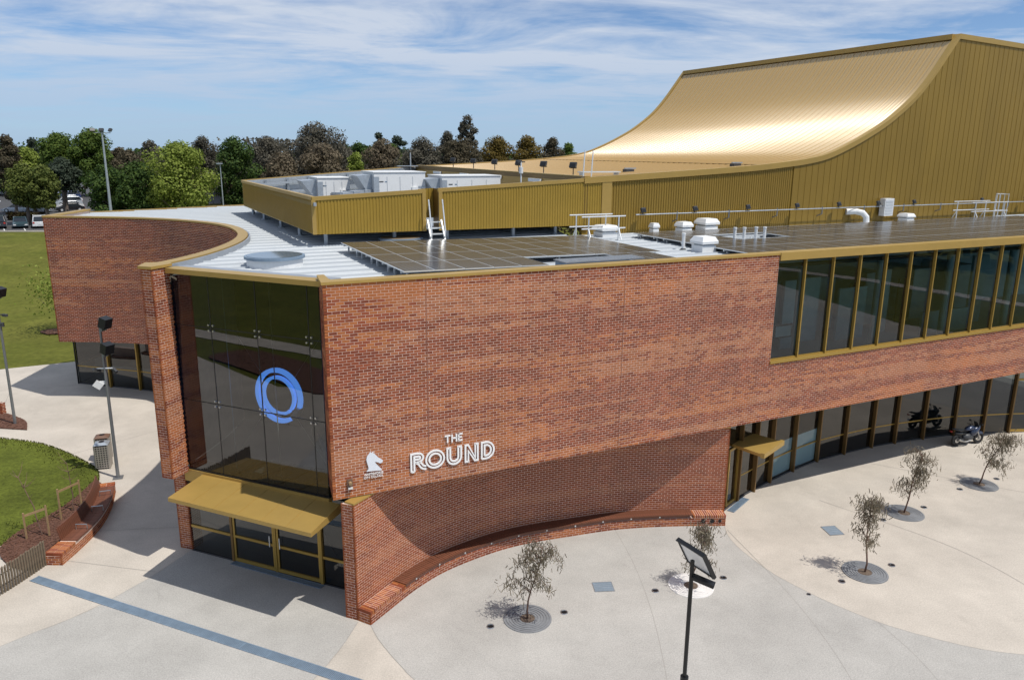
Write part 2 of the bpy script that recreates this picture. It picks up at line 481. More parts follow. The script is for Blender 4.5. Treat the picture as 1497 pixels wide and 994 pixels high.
def ribbon_solid(mb, pa, pb, z0, z1):   # solid between two equal-length plan curves
    n = len(pa)
    z0 = z0 if hasattr(z0, '__len__') else [z0] * n
    z1 = z1 if hasattr(z1, '__len__') else [z1] * n
    vs = []
    for i in range(n):
        vs += [(pa[i][0], pa[i][1], z0[i]), (pb[i][0], pb[i][1], z0[i]), (pb[i][0], pb[i][1], z1[i]), (pa[i][0], pa[i][1], z1[i])]
    fs = [(0, 1, 2, 3), (4 * n - 1, 4 * n - 2, 4 * n - 3, 4 * n - 4)]
    for i in range(n - 1):
        a, b = 4 * i, 4 * (i + 1)
        for k in range(4): fs.append((a + k, b + k, b + (k + 1) % 4, a + (k + 1) % 4))
    mb.add(vs, fs)

# ------------------------------------------------------------------ ground
def gz(x, y):   # the lawn climbs towards the car park
    t = min(1, max(0, (y - 54) / 46.0)); t = t * t * (3 - 2 * t)
    k = min(1, max(0, (10 - x) / 25.0))
    return -0.03 + 3.5 * t * k
def ground_sheet():
    xs = sorted(set([-3000, -1500, -700, -400, -250] + list(range(-180, 121, 4)) + [160, 250, 400, 800, 1500, 3000]))
    ys = sorted(set([-2500, -1000, -400, -200, -120, -80] + list(range(-60, 181, 4)) + [220, 300, 500, 900, 1600, 3000]))
    vs = [(x, y, gz(x, y)) for y in ys for x in xs]; n = len(xs)
    fs = [(j * n + i, j * n + i + 1, (j + 1) * n + i + 1, (j + 1) * n + i) for j in range(len(ys) - 1) for i in range(n - 1)]
    mb = MB(); mb.add(vs, fs)
    cx_ = [((xs[i] + xs[i + 1]) / 2, (ys[j] + ys[j + 1]) / 2) for j in range(len(ys) - 1) for i in range(n - 1)]
    mb.m = [1 if (q[1] > 180 or q[0] < -180 or q[0] > 150 or q[1] < -110) else 0 for q in cx_]
    return mb.build('ground', ['grass_far', 'earth'], smooth=True)
tag(ground_sheet(), kind='structure')
def sheet(name, poly, z, m, kind='structure', thick=None):
    mb = MB()
    if thick: mb.prism(poly, z - thick, z)
    else: mb.add([(p[0], p[1], z) for p in poly], [tuple(range(len(poly)))])
    bm = bmesh.new(); me = mb.mesh(name, m); bm.from_mesh(me)
    bmesh.ops.triangulate(bm, faces=[f for f in bm.faces if len(f.verts) > 4]); bm.to_mesh(me); bm.free()
    o = link(name, me)
    return tag(o, kind=kind)
lawn_edge = [(-75, 41), (-55, 44.5), (-42, 46.6), (-33.64, 48.69), (-29.66, 50.85), (-26, 54), (-22, 58)]
plaza_poly = [(-75, 36.5), (-52, 36), (-52, 18), (-41, 13.5), (-28, 13), (-22, 8), (-14, -16), (6, -34), (40, -34), (66, -12), (66.5, 9), (58.5, 18), (53, 25), (51, 34), (50, 50), (48, 66), (20, 66)] + lawn_edge[::-1]
plaza = sheet('plaza', plaza_poly, 0.0, 'conc_cream')
sheet('path', [(84, -40), (86, -40), (77, 17.5), (71, 32), (64, 70), (62, 70), (69, 31.4), (75, 17)], 0.012, 'conc_cream')
sheet('path', list(map(tuple, np.vstack([offset(spline([(-20, 2.5), (-34.7, 7.3), (-46.8, 10.8), (-62, 15), (-80, 19)], 2), 0.9), offset(spline([(-20, 2.5), (-34.7, 7.3), (-46.8, 10.8), (-62, 15), (-80, 19)], 2), -0.9)[::-1]]))), 0.012, 'conc_cream')
sheet('right_court', [(30, 12), (62, 8), (55, 17), (49, 24), (47.5, 33), (46, 46), (28, 41), (27, 30)], 0.004, 'conc_grey')
# entry apron of grey aggregate
apL = spline([(-20, 13.5), (-14.91, 19.75), (-13.91, 20.8), (-13.11, 21.83), (-12.65, 22.79), (-12.1, 23.88), (-11.62, 25.4)], 0.4)
apR = spline([(-4.69, 21.09), (-4.87, 20.06), (-5.06, 19.46), (-5.23, 18.85), (-5.41, 18.38), (-6.2, 16.4), (-8, 12.5), (-12, 7)], 0.4)
apron = list(map(tuple, apL)) + [(-11.3, 26.2), (-5.2, 23.6), (-4.95, 21.25)] + list(map(tuple, apR)) + [(-18, 4), (-24, 8)]
sheet('entry_apron', apron, 0.004, 'conc_grey')
ciL = [(-4.27, 20.92), (-3.93, 20.25), (-3.42, 19.48), (-2.97, 18.88), (-2.6, 18.41), (-0.5, 16.2), (3, 13.8), (8, 12.2), (14, 12.5), (22, 15.2), (32, 19)]
ciR = [(8.38, 27.62), (8.3, 26.94), (8.41, 26.04), (8.74, 25.04), (9.18, 24.04), (9.9, 22.99), (10.57, 22.19), (11.68, 21.16), (12.94, 20.42), (13.96, 19.98), (15.05, 19.74), (18, 19.3), (24, 19.4), (32, 20.6)]
benchG = [(-4.27, 20.92), (-2.98, 23.15), (-1.72, 24.55), (0.21, 25.88), (2.66, 26.79), (4.27, 27.26), (6.16, 27.52), (8.38, 27.62)]
court = list(map(tuple, spline(ciL, 0.5))) + list(map(tuple, spline(ciR, 0.5)[::-1])) + list(map(tuple, spline(benchG, 0.5)[::-1]))[1:-1]
sheet('court', court, 0.004, 'conc_grey')
# saw-cut joints in the paving
def joint(pts, w=0.016, z=0.0065):
    P = spline(pts, 0.5) if len(pts) > 2 else np.array(pts, float)
    mb = MB(); a, b = offset(P, w / 2), offset(P, -w / 2)
    mb.add([(p[0], p[1], z) for p in a] + [(p[0], p[1], z) for p in b], [(i, i + 1, len(P) + i + 1, len(P) + i) for i in range(len(P) - 1)])
    mb.build('paving_joint', 'joint', plaza)
joint(list(apL[::3])); joint(list(apR[::3])); joint(ciL[:8]); joint(ciR)
joint([(4.05, 27.2), (4.4, 24.5), (4.5, 21.0), (4.2, 16.0)]); joint([(8.4, 27.3), (9.3, 22.5), (9.5, 18.5), (8.9, 13.5)])
joint([(11.5, 21.3), (11.9, 19.0), (11.8, 15)]); joint([(-15.7, 24.6), (-12.2, 23.9)])
joint([(-15.7, 26.8), (-12.4, 27.2)]); joint([(-21, 34.3), (-18.0, 38), (-16, 41)]); joint([(-27, 38), (-30, 44)])
joint([(13, 30), (16.5, 26), (18, 22)]); joint([(17, 34), (24, 30), (31, 27)])
# round lawn, bed and mulch island on the left
lawn_pts = [(-25.59, 36.24), (-23.37, 35.65), (-21.58, 34.65), (-20.21, 33.68), (-18.99, 32.68), (-18.3, 31.74), (-17.55, 29.82), (-17.75, 28.3), (-18.1, 27.31), (-18.5, 25.9), (-19.4, 24.9), (-24, 21), (-32, 18), (-42, 20), (-48, 27), (-42, 34), (-33, 36.6), (-25.59, 36.24)]
sheet('lawn', list(map(tuple, spline(lawn_pts, 0.4)[:-1])), 0.05, 'grass', thick=0.1)
bed = spline([(-17.75, 30.9), (-17.5, 29.8), (-17.2, 28.4), (-16.75, 26.9), (-16.4, 25.4), (-16.3, 24.5), (-16.6, 23.9), (-17.6, 24.3), (-18.5, 25.3), (-18.6, 26.6), (-18.2, 28.2), (-18.1, 29.8), (-18.2, 31.3), (-17.75, 30.9)], 0.3)[:-1]
def chips(poly, z, n, name, label):
    P = np.array(poly); mb = MB(); mb.prism([tuple(p) for p in P], z - 0.06, z)
    lo, hi = P.min(0), P.max(0)
    def inside(x, y):
        c = False; j = len(P) - 1
        for i in range(len(P)):
            if (P[i][1] > y) != (P[j][1] > y) and x < (P[j][0] - P[i][0]) * (y - P[i][1]) / (P[j][1] - P[i][1]) + P[i][0]: c = not c
            j = i
        return c
    k = 0
    while k < n:
        x, y = random.uniform(lo[0], hi[0]), random.uniform(lo[1], hi[1])
        if not inside(x, y): continue
        k += 1
        mb.box((x, y, z + random.uniform(0, 0.02)), (random.uniform(0.05, 0.14), random.uniform(0.02, 0.05), 0.02), random.uniform(0, 3.1),
               Matrix.Rotation(random.uniform(-0.5, 0.5), 3, 'X'))
    return tag(mb.build(name, 'mulch'), label, 'mulch', kind='stuff')
chips(bed, 0.075, 1500, 'mulch_bed', 'dark bark mulch bed behind the curved timber bench')
chips(spline([(-25.0, 37.5), (-25.7, 38.6), (-26.5, 39.25), (-28, 40.1), (-31, 41), (-31, 38.4), (-28, 37.9), (-26.5, 37.7), (-25.0, 37.5)], 0.3)[:-1], 0.075, 600, 'mulch_island', 'dark mulch island round the far left lamp pole')
chips(spline([(-38, 10.2), (-34, 9.4), (-29, 9.0), (-24.5, 9.4), (-25.5, 12.2), (-33, 12.6), (-38, 12.9), (-38, 10.2)], 0.8)[:-1], 0.09, 500, 'garden_bed', 'dark mulch garden bed beside the path left of the plaza')
chips(spline([(-36, 58.0), (-34.5, 58.4), (-33.4, 59.2), (-34.5, 60), (-36.4, 59.8), (-37, 58.8), (-36, 58.0)], 0.3)[:-1], 0.20, 200, 'mulch_ring', 'small mulch patch on the lawn beside the brick wing')
# car park beyond the lawn
CZ = 3.5
def flat_quad(name, pts, z, m): return sheet(name, pts, z, m)
park = sheet('car_park', [(-60, 101.6), (-52, 108), (-62, 210), (-160, 260), (-190, 150), (-110, 98)], CZ + 0.02, 'asphalt')
kb = MB(); kb.prism([(-110, 97.5), (-60, 101.1), (-60, 101.5), (-110, 97.9)], CZ - 0.1, CZ + 0.13)
tag(kb.build('kerb', 'conc_cream'), kind='structure')
lm = MB()
for k in range(12):
    x = -60 - k * 2.65; y = 101.9 - (k * 2.65) * 0.072
    lm.box((x - 0.2, y + 2.3, CZ + 0.026), (0.12, 4.6, 0.004), R(35))
for (x, y) in [(-100, 150), (-104, 158), (-98, 141), (-108, 167)]: lm.box((x, y, CZ + 0.026), (0.35, 3.5, 0.004), R(30))
lm.build('bay_marking', 'line_white', park)

# ------------------------------------------------------------------ brickwork
def vnoise(x, y, seed):
    xi, yi = np.floor(x).astype(int), np.floor(y).astype(int); xf, yf = x - xi, y - yi
    def h(a, b): return np.modf(np.abs(np.sin(a * 127.1 + b * 311.7 + seed * 74.7) * 43758.5453))[0]
    sx, sy = xf * xf * (3 - 2 * xf), yf * yf * (3 - 2 * yf)
    return (h(xi, yi) * (1 - sx) + h(xi + 1, yi) * sx) * (1 - sy) + (h(xi, yi + 1) * (1 - sx) + h(xi + 1, yi + 1) * sx) * sy
C_DARK, C_RED, C_ORANGE, C_PALE = [np.array(c) for c in ((0.185, 0.047, 0.023), (0.265, 0.072, 0.033), (0.425, 0.147, 0.052), (0.400, 0.158, 0.073))]
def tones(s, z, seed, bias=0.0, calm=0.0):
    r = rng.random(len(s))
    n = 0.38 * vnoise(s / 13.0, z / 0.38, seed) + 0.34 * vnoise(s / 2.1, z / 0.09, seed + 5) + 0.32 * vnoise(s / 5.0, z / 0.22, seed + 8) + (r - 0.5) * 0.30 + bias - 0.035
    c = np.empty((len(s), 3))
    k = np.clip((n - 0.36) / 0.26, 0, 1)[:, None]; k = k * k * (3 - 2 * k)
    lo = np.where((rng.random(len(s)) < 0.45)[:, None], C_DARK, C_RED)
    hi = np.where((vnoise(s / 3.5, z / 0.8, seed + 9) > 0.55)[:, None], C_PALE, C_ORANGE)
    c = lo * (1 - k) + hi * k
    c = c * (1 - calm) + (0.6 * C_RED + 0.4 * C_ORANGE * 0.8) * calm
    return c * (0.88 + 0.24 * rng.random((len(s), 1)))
BL, BH = 0.240, 0.086
def bricks_for(path, z0, ncourse, top_z=None, hole=None):
    """list of (s0, s1, z) along a plan path in stretcher bond; hole = (s_from, z_from): nothing above/right of it"""
    L = arclen(path)[-1]; s0s, s1s, zs = [], [], []
    for i in range(ncourse):
        z = z0 + i * BH
        lim = hole[0] if hole and z + BH / 2 > hole[1] else L
        s = -BL / 2 if i % 2 else 0.0
        while s < lim - 0.03:
            a, b = max(0, s), min(lim, s + BL)
            if b - a > 0.04: s0s.append(a); s1s.append(b); zs.append(z)
            s += BL
    return np.array(s0s), np.array(s1s), np.array(zs)
def brick_verts(path, a, b, z, proud=0.0, depth=0.045, j=0.0078):
    L = arclen(path); mid = (a + b) / 2
    px, py = np.interp(mid, L, path[:, 0]), np.interp(mid, L, path[:, 1])
    e = 0.06
    tx = np.interp(np.minimum(mid + e, L[-1]), L, path[:, 0]) - np.interp(np.maximum(mid - e, 0), L, path[:, 0])
    ty = np.interp(np.minimum(mid + e, L[-1]), L, path[:, 1]) - np.interp(np.maximum(mid - e, 0), L, path[:, 1])
    ln = np.hypot(tx, ty); tx, ty = tx / ln, ty / ln
    nx, ny = ty, -tx
    h = (b - a) / 2 - j
    out = proud + rng.uniform(-0.0008, 0.0012, len(a))
    V = np.empty((len(a), 8, 3))
    q = 0
    for zz_ in (z + j, z + BH - j):
        for (sg, dp) in ((-1, 0), (1, 0), (1, 1), (-1, 1)):
            o = out if dp == 0 else out - depth
            V[:, q, 0] = px + sg * h * tx + o * nx; V[:, q, 1] = py + sg * h * ty + o * ny; V[:, q, 2] = zz_; q += 1
    return V
BF = np.array([(0, 1, 5, 4), (1, 2, 6, 5), (3, 0, 4, 7), (4, 5, 6, 7), (0, 3, 2, 1)])
def joined(V, T, name, parent, label=None):
    n = len(V); me = bpy.data.meshes.new(name)
    F = (BF[None] + (np.arange(n) * 8)[:, None, None]).reshape(-1, 4)
    me.vertices.add(n * 8); me.vertices.foreach_set('co', V.reshape(-1))
    me.loops.add(F.size); me.loops.foreach_set('vertex_index', F.reshape(-1))
    me.polygons.add(len(F)); me.polygons.foreach_set('loop_start', np.arange(0, F.size, 4)); me.polygons.foreach_set('loop_total', np.full(len(F), 4))
    me.update(calc_edges=True); me.polygons.foreach_set('use_smooth', np.zeros(len(F), bool)); me.update()
    at = me.attributes.new('tone', 'FLOAT_COLOR', 'POINT')
    at.data.foreach_set('color', np.concatenate([np.repeat(T, 8, 0), np.ones((n * 8, 1))], 1).astype(np.float32).reshape(-1))
    me.materials.append(MATS['brick'])
    o = link(name, me, parent); o['kind'] = 'stuff'
    if label: o['label'] = label
    return o
def trimmed(path, d):
    L = arclen(path); q = np.concatenate([[d], L[(L > d + 0.01) & (L < L[-1] - d - 0.01)], [L[-1] - d]])
    return np.stack([np.interp(q, L, path[:, 0]), np.interp(q, L, path[:, 1])], 1)
def wall_core(path, z0, z1, parent, name='brick_wall', thick=0.28, m='mortar', hole=None):
    if not hole: path = trimmed(path, 0.05)
    mb = MB(); a, b = offset(path, -0.004), offset(path, -thick)
    if hole:
        L = arclen(path); k = int(np.searchsorted(L, hole[0]))
        cut = np.array([np.interp(hole[0], L, path[:, 0]), np.interp(hole[0], L, path[:, 1])])
        p1 = np.vstack([path[:k], cut]); p2 = np.vstack([cut, path[k:]])
        p1 = p1.copy(); p1[0] = p1[0] + (p1[1] - p1[0]) / np.linalg.norm(p1[1] - p1[0]) * 0.1
        ribbon_solid(mb, offset(p1, -0.004), offset(p1, -thick), z0, z1)
        ribbon_solid(mb, offset(p2, -0.004), offset(p2, -thick), z0, hole[1])
    else: ribbon_solid(mb, a, b, z0, z1)
    return mb.build(name, m, parent)
def brick_wall(path, z0, n, parent, seed, label=None, hole=None, thick=0.28, single=0, bias=0.0, core_top=None, calm=0.15):
    path = np.array(path, float)
    core = wall_core(path, z0, (core_top or z0 + n * BH) - 0.004, parent, thick=thick, hole=hole)
    if label: core['label'] = label
    a, b, z = bricks_for(path, z0, n, hole=hole)
    T = tones((a + b) / 2, z, seed, bias, calm)
    V = brick_verts(path, a, b, z)
    pick = np.zeros(len(a), bool)
    if single:
        L = arclen(path); mid = (a + b) / 2
        d = np.sqrt(np.interp(mid, L, path[:, 0]) ** 2 + np.interp(mid, L, path[:, 1]) ** 2 + (z - 14.17) ** 2)
        d = np.where(b - a > 0.2, d, 1e9)
        pick[np.argsort(d)[:single]] = True
        vm = []
        for k in range(8):
            col = [C_DARK, C_RED, C_RED * 0.9, C_DARK * 1.1, C_ORANGE, C_ORANGE * 0.9, C_PALE, C_RED * 1.1][k]
            mb = MB(); mb.hexa([(-0.1135, 0, -0.0365), (0.1135, 0, -0.0365), (0.1135, 0.045, -0.0365), (-0.1135, 0.045, -0.0365),
                                (-0.1135, 0, 0.0365), (0.1135, 0, 0.0365), (0.1135, 0.045, 0.0365), (-0.1135, 0.045, 0.0365)])
            me = mb.mesh('brick', 'brick'); at = me.attributes.new('tone', 'FLOAT_COLOR', 'POINT')
            at.data.foreach_set('color', np.tile([*col, 1], 8).astype(np.float32)); vm.append((col, me))
        for i in np.nonzero(pick)[0]:
            c = V[i].mean(0); t = V[i][1] - V[i][0]; f = (V[i][0] + V[i][1] + V[i][4] + V[i][5]) / 4
            me = min(vm, key=lambda q: np.abs(q[0] - T[i]).sum())[1]
            link('brick', me, core, (float(f[0]), float(f[1]), float(f[2])), math.atan2(t[1], t[0]))
    joined(V[~pick], T[~pick], 'brickwork', core)
    return core
def coping(path_out, width, z0, z1, parent, proud=0.03, m='gold'):
    mb = MB(); P = np.array(path_out, float); ribbon_solid(mb, offset(P, proud), offset(P, proud - width), z0, z1)
    return mb.build('coping', m, parent)

# ------------------------------------------------------------------ the building
B = empty('arts_centre', (0, 0, 0))
tag(B, 'large red brick arts centre with dark glass and gold ramp roof', 'building')
Z1, ZT = 3.956, 3.956 + 76 * BH      # soffit and top of the long brick wall
front = np.array([U(x, 0) for x in np.linspace(0, 46, 93)])
main_wall = brick_wall(front, Z1, 76, B, 1, 'long overhanging red brick wall carrying the white lettering', hole=(17.03, 6.27), single=300)
ret = np.array([(-5.76, 22.62), (-5.72, 22.5), (-5.335, 21.335)])
brick_wall(ret, Z1, 76, B, 2, thick=0.09)
for uj in (3.06, 10.16):
    mb = MB(); mb.box((0, 0, 0), (0.014, 0.012, ZT - Z1)); mb.build('movement_joint', 'wall_joint', main_wall, loc=(*U(uj, -0.001), (ZT + Z1) / 2), rz=RZ)
mb = MB(); mb.prism([U(-0.04, -0.036), U(17.05, -0.036), U(17.05, 0.40), U(0.30, 0.40), U(0.36, 1.38), U(0.15, 1.40)], ZT + 0.002, ZT + 0.085); mb.build('coping', 'gold', B)
mb = MB(); mb.prism([U(17.052, -0.06), U(46, -0.06), U(46, 0.40), U(17.052, 0.40)], 10.28, ZT + 0.088); mb.build('window_fascia', 'gold', B)
# curved lower wall under the overhang
bo = spline(benchG, 0.2)
low = offset(bo, -0.5)
low = np.vstack([low, [8.48, 28.13]])
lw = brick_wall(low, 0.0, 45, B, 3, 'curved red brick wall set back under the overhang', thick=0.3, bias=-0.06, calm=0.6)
pier = np.array([(-5.12, 21.33), (-4.9, 21.25), tuple(low[0] + np.array([-0.003, 0.001]))])
brick_wall(pier, 0.0, 45, B, 4, thick=0.08, calm=0.5)
pe = np.array([(8.48, 28.13), (8.6, 28.6), (8.72, 29.1)])
brick_wall(pe, 0.0, 45, B, 5, thick=0.08)
mb = MB(); ribbon_solid(mb, offset(low, 0.02), offset(low, -0.33), 3.872, 3.93); mb.build('coping', 'gold', B)
# brick seat plinth along the curved wall
bw = brick_wall(np.vstack([bo, [8.42, 27.63]]), 0.0, 4, B, 6, 'low brick seat plinth following the curved wall', thick=0.5)
pf = np.array([tuple(low[0] + np.array([0.002, -0.002])), tuple((low[0] + np.array([-4.275, 20.925])) / 2), (-4.275, 20.925)])
brick_wall(pf, 0.0, 4, B, 7, thick=0.08)
Lb = arclen(bo)[-1]
def header_course(path, s0, s1, z, parent, depth=0.235, rows=2, seed=8):
    L = arclen(path); ss = np.arange(s0, s1, BH); V = []; T = []
    for r_ in range(rows):
        for q in ss:
            px_, py_ = np.interp(q + BH / 2, L, path[:, 0]), np.interp(q + BH / 2, L, path[:, 1])
            tx, ty = np.interp(q + 0.08, L, path[:, 0]) - np.interp(q, L, path[:, 0]), np.interp(q + 0.08, L, path[:, 1]) - np.interp(q, L, path[:, 1])
            l = math.hypot(tx, ty); tx, ty = tx / l, ty / l; nx, ny = ty, -tx
            o0, o1 = 0.012 - r_ * (depth + 0.01), 0.012 - depth - r_ * (depth + 0.01)
            h = BH / 2 - 0.009
            v = []
            for zz_ in (z, z + 0.11):
                for (sg, o) in ((-1, o0), (1, o0), (1, o1), (-1, o1)): v.append((px_ + sg * h * tx + o * nx, py_ + sg * h * ty + o * ny, zz_))
            V.append(v); T.append((C_RED if random.random() < .4 else C_ORANGE * 0.9) * random.uniform(0.85, 1.15))
    return joined(np.array(V), np.array(T), 'header_course', parent)
header_course(bo, 0.0, 1.75, 0.344, bw); header_course(bo, Lb - 1.25, Lb, 0.344, bw)
for (q0, q1, e0) in ((0.03, 1.74, 0.005), (1.75, Lb - 1.26, -0.09), (Lb - 1.25, Lb, 0.005)):
    lb_ = arclen(bo); pz = bo[(lb_ >= q0) & (lb_ <= q1)]
    mb = MB(); ribbon_solid(mb, offset(pz, e0), offset(pz, -0.485), 0.33, 0.45 if e0 > 0 else 0.425); mb.build('mortar_bed', 'mortar', bw)
# timber seat slats on the plinth
Lc = arclen(bo); sl = MB(); sl.box((0, 0, 0), (0.082, 0.52, 0.04)); slat_me = sl.mesh('slat', 'timber')
seat = MB(); sp_ = bo[(Lc > 1.75) & (Lc < Lb - 1.3)]; ribbon_solid(seat, offset(sp_, 0.03), offset(sp_, -0.05), 0.40, 0.452)
seat = seat.build('timber_seat', 'timber', B); seat['label'] = 'dark timber seat curving along the brick wall'
for q in np.arange(1.8, Lb - 1.3, 0.094):
    x, y = np.interp(q, Lc, bo[:, 0]), np.interp(q, Lc, bo[:, 1]); x2, y2 = np.interp(q + 0.05, Lc, bo[:, 0]), np.interp(q + 0.05, Lc, bo[:, 1])
    a = math.atan2(y2 - y, x2 - x); nx, ny = math.sin(a), -math.cos(a)
    link('slat', slat_me, seat, (x - nx * 0.215, y - ny * 0.215, 0.476 + random.uniform(-0.003, 0.003)), a + random.uniform(-0.01, 0.01))
for q in np.arange(2.3, Lb - 1.5, 1.15):
    x, y = np.interp(q, Lc, bo[:, 0]), np.interp(q, Lc, bo[:, 1]); x2, y2 = np.interp(q + 0.05, Lc, bo[:, 0]), np.interp(q + 0.05, Lc, bo[:, 1])
    a = math.atan2(y2 - y, x2 - x); nx, ny = math.sin(a), -math.cos(a)
    mb = MB(); mb.box((0, 0, 0), (0.05, 0.02, 0.05)); mb.build('skate_stop', 'alu', seat, loc=(x + nx * 0.042, y + ny * 0.042, 0.425), rz=a)
for q in (Lb - 0.85, Lb - 0.5, Lb - 0.2):
    x, y = np.interp(q, Lc, bo[:, 0]), np.interp(q, Lc, bo[:, 1])
    mb = MB(); mb.tube([(x, y + 0.02, 0.22), (x, y - 0.03, 0.22)], 0.085 if q < Lb - 0.3 else 0.06, 14); mb.build('vent_hole', 'black_metal', bw)

# west wing: wall swept round a concave arc, ending in the entry pier
arc_pts = [(-25.67, 42.35), (-23.2, 42.3), (-20.31, 41.9), (-17.71, 40.87), (-15.3, 39.2), (-13.75, 37.4), (-12.65, 35.4), (-11.95, 33.6), (-11.5, 31.6), (-11.3, 29.5), (-11.32, 27.5), (-11.52, 25.9), (-11.80, 24.6)]
arc = spline(arc_pts, 0.3)
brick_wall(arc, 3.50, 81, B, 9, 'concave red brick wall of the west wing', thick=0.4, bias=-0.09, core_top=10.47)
coping(arc, 0.42, 10.472, 10.545, B, 0.02)
pl = np.array([(-11.81, 24.24), (-11.6, 24.165), (-11.395, 24.09)]); brick_wall(pl, 3.35, 83, B, 10, thick=0.08, core_top=10.47)
pr = np.array([(-11.39, 24.092), (-11.25, 24.45), (-11.12, 24.8)]); brick_wall(pr, 3.35, 83, B, 11, thick=0.08, core_top=10.47)
pls = np.array([(-11.95, 24.9), (-11.88, 24.57), (-11.815, 24.245)]); brick_wall(pls, 3.35, 83, B, 12, thick=0.08, core_top=10.47)
mb = MB(); mb.prism([(-11.86, 24.19), (-11.37, 24.04), (-11.05, 24.85), (-11.3, 25.2), (-12.0, 25.0)], 10.474, 10.563); mb.build('coping', 'gold', B)
wl_ = np.array([(-26.1, 47.4), (-25.9, 45), (-25.7, 42.4)]); brick_wall(wl_, 3.50, 81, B, 13, thick=0.3, core_top=10.47)
coping(wl_, 0.4, 10.473, 10.561, B, 0.03)
# lower column beside the entry
cl = np.array([(-12.07, 25.60), (-11.8, 25.52), (-11.575, 25.45)]); brick_wall(cl, 0.0, 40, B, 14, thick=0.08)
cs = np.array([(-12.3, 26.5), (-12.2, 26.0), (-12.075, 25.605)]); brick_wall(cs, 0.0, 40, B, 15, thick=0.08)
cr = np.array([(-11.57, 25.452), (-11.5, 25.7), (-11.4, 26.0)]); brick_wall(cr, 0.0, 40, B, 16, thick=0.08)

# ---- roof deck with ribs
roof_poly = [(-5.3, 23.0), U(0.42, 0.36), U(46, 0.36), U(46, 12), S(50, -0.2), S(12, 0.1), (-1, 60), (-12, 60), (-19.1, 54.87), (-26.0, 47.4), (-25.4, 42.8)] + \
            [tuple(p) for p in offset(arc, -0.38)[4:-2]] + [(-11.15, 25.4)]
mb = MB(); mb.prism(roof_poly, 10.10, 10.30)
roof = mb.build('roof', 'roof_white', B)
bm = bmesh.new(); bm.from_mesh(roof.data); bmesh.ops.triangulate(bm, faces=[f for f in bm.faces if len(f.verts) > 4]); bm.to_mesh(roof.data); bm.free()
uvp = [((p[0] - O[0]) * EU[0] + (p[1] - O[1]) * EU[1], (p[0] - O[0]) * EV[0] + (p[1] - O[1]) * EV[1]) for p in roof_poly]
mb = MB()
for k in range(160):
    v = 0.5 + k * 0.25
    xs = []
    for i in range(len(uvp)):
        (u0, v0), (u1, v1) = uvp[i], uvp[(i + 1) % len(uvp)]
        if (v0 > v) != (v1 > v): xs.append(u0 + (v - v0) / (v1 - v0) * (u1 - u0))
    xs.sort()
    for a, b in zip(xs[::2], xs[1::2]):
        if b - a < 0.5: continue
        hgt = 0.018 if k % 4 else 0.05
        p = [U(a + 0.1, v - 0.035), U(b - 0.1, v - 0.035), U(b - 0.1, v + 0.035), U(a + 0.1, v + 0.035)]
        q = [U(a + 0.1, v - 0.018), U(b - 0.1, v - 0.018), U(b - 0.1, v + 0.018), U(a + 0.1, v + 0.018)]
        mb.hexa([(*c, 10.295) for c in p] + [(*c, 10.30 + hgt) for c in q])
rr = mb.build('roof_rib', 'roof_rib', roof); rr['kind'] = 'stuff'
# upstand flashing behind the glass head and inside the arc coping
ia = offset(arc, -0.435)[6:-1]
mb = MB(); ribbon_solid(mb, ia, offset(arc, -0.50)[6:-1], 10.30, 10.50); mb.build('flashing', 'flashing', roof)
mb = MB(); mb.prism([(-11.1, 25.05), (-5.45, 22.70), (-5.2, 23.1), (-10.85, 25.5)], 10.28, 10.42); mb.build('flashing', 'flashing', roof)
mb = MB(); mb.prism([(-11.17, 24.55), (-5.62, 22.2), (-5.43, 22.69), (-11.0, 25.02)], 10.29, 10.45); mb.build('glass_head', 'gold', B)
mb = MB(); mb.prism([U(0.5, 0.41), U(46, 0.41), U(46, 0.5), U(0.5, 0.5)], 10.30, 10.46); mb.build('flashing', 'flashing', roof)
# back coping of the west wing
mb = MB(); mb.prism([(-26.25, 47.3), (-19.2, 54.9), (-12.0, 60.1), (-12.05, 60.25), (-19.27, 55.03), (-26.35, 47.4)], 10.25, 10.38); mb.build('coping', 'gold', B)

# ---- floors, soffits and inner walls
def slab(name, poly, z0, z1, m):
    mb = MB(); mb.prism(poly, z0, z1); o = mb.build(name, m, B)
    bm = bmesh.new(); bm.from_mesh(o.data); bmesh.ops.triangulate(bm, faces=[f for f in bm.faces if len(f.verts) > 4]); bm.to_mesh(o.data); bm.free()
    return o
slab('soffit', [U(0.3, 0.28), U(46, 0.28), U(46, 12), U(1.5, 12), U(0.3, 1.6)], 3.90, 3.954, 'soffit')
slab('floor_slab', [U(17.1, 0.29), U(46, 0.29), U(46, 7.6), U(17.1, 7.6)], 5.6, 6.05, 'pale_floor')
for (ua, ub, vv, zt_) in ((17.5, 18.9, 2.6, 8.9), (19.7, 20.5, 2.2, 9.0), (21.1, 22.5, 2.9, 8.9), (23.2, 24.9, 2.4, 8.4), (26.0, 26.9, 2.8, 9.0), (27.8, 31.5, 1.6, 7.1), (32.2, 33.2, 2.4, 9.4)):
    slab('partition', [U(ua, vv), U(ub, vv), U(ub, vv + 0.12), U(ua, vv + 0.12)], 6.052, zt_, 'interior_wall')
slab('ceiling', [U(17.1, 0.3), U(46, 0.3), U(46, 7.5), U(17.1, 7.5)], 9.95, 10.05, 'interior_dark')
slab('inner_wall', [U(17.0, 6.4), U(46, 6.4), U(46, 6.6), U(17.0, 6.6)], 6.05, 9.94, 'interior_wall')
slab('inner_wall', [U(16.7, 0.3), U(17.0, 0.3), U(17.0, 7.6), U(16.7, 7.6)], 3.96, 10.09, 'interior_wall')
for uu in (20.2, 23.6, 27.0, 30.4, 33.8):
    slab('inner_wall', [U(uu, 4.2), U(uu + 1.3, 4.2), U(uu + 1.3, 6.35), U(uu, 6.35)], 6.05, 8.6, 'interior_wall')
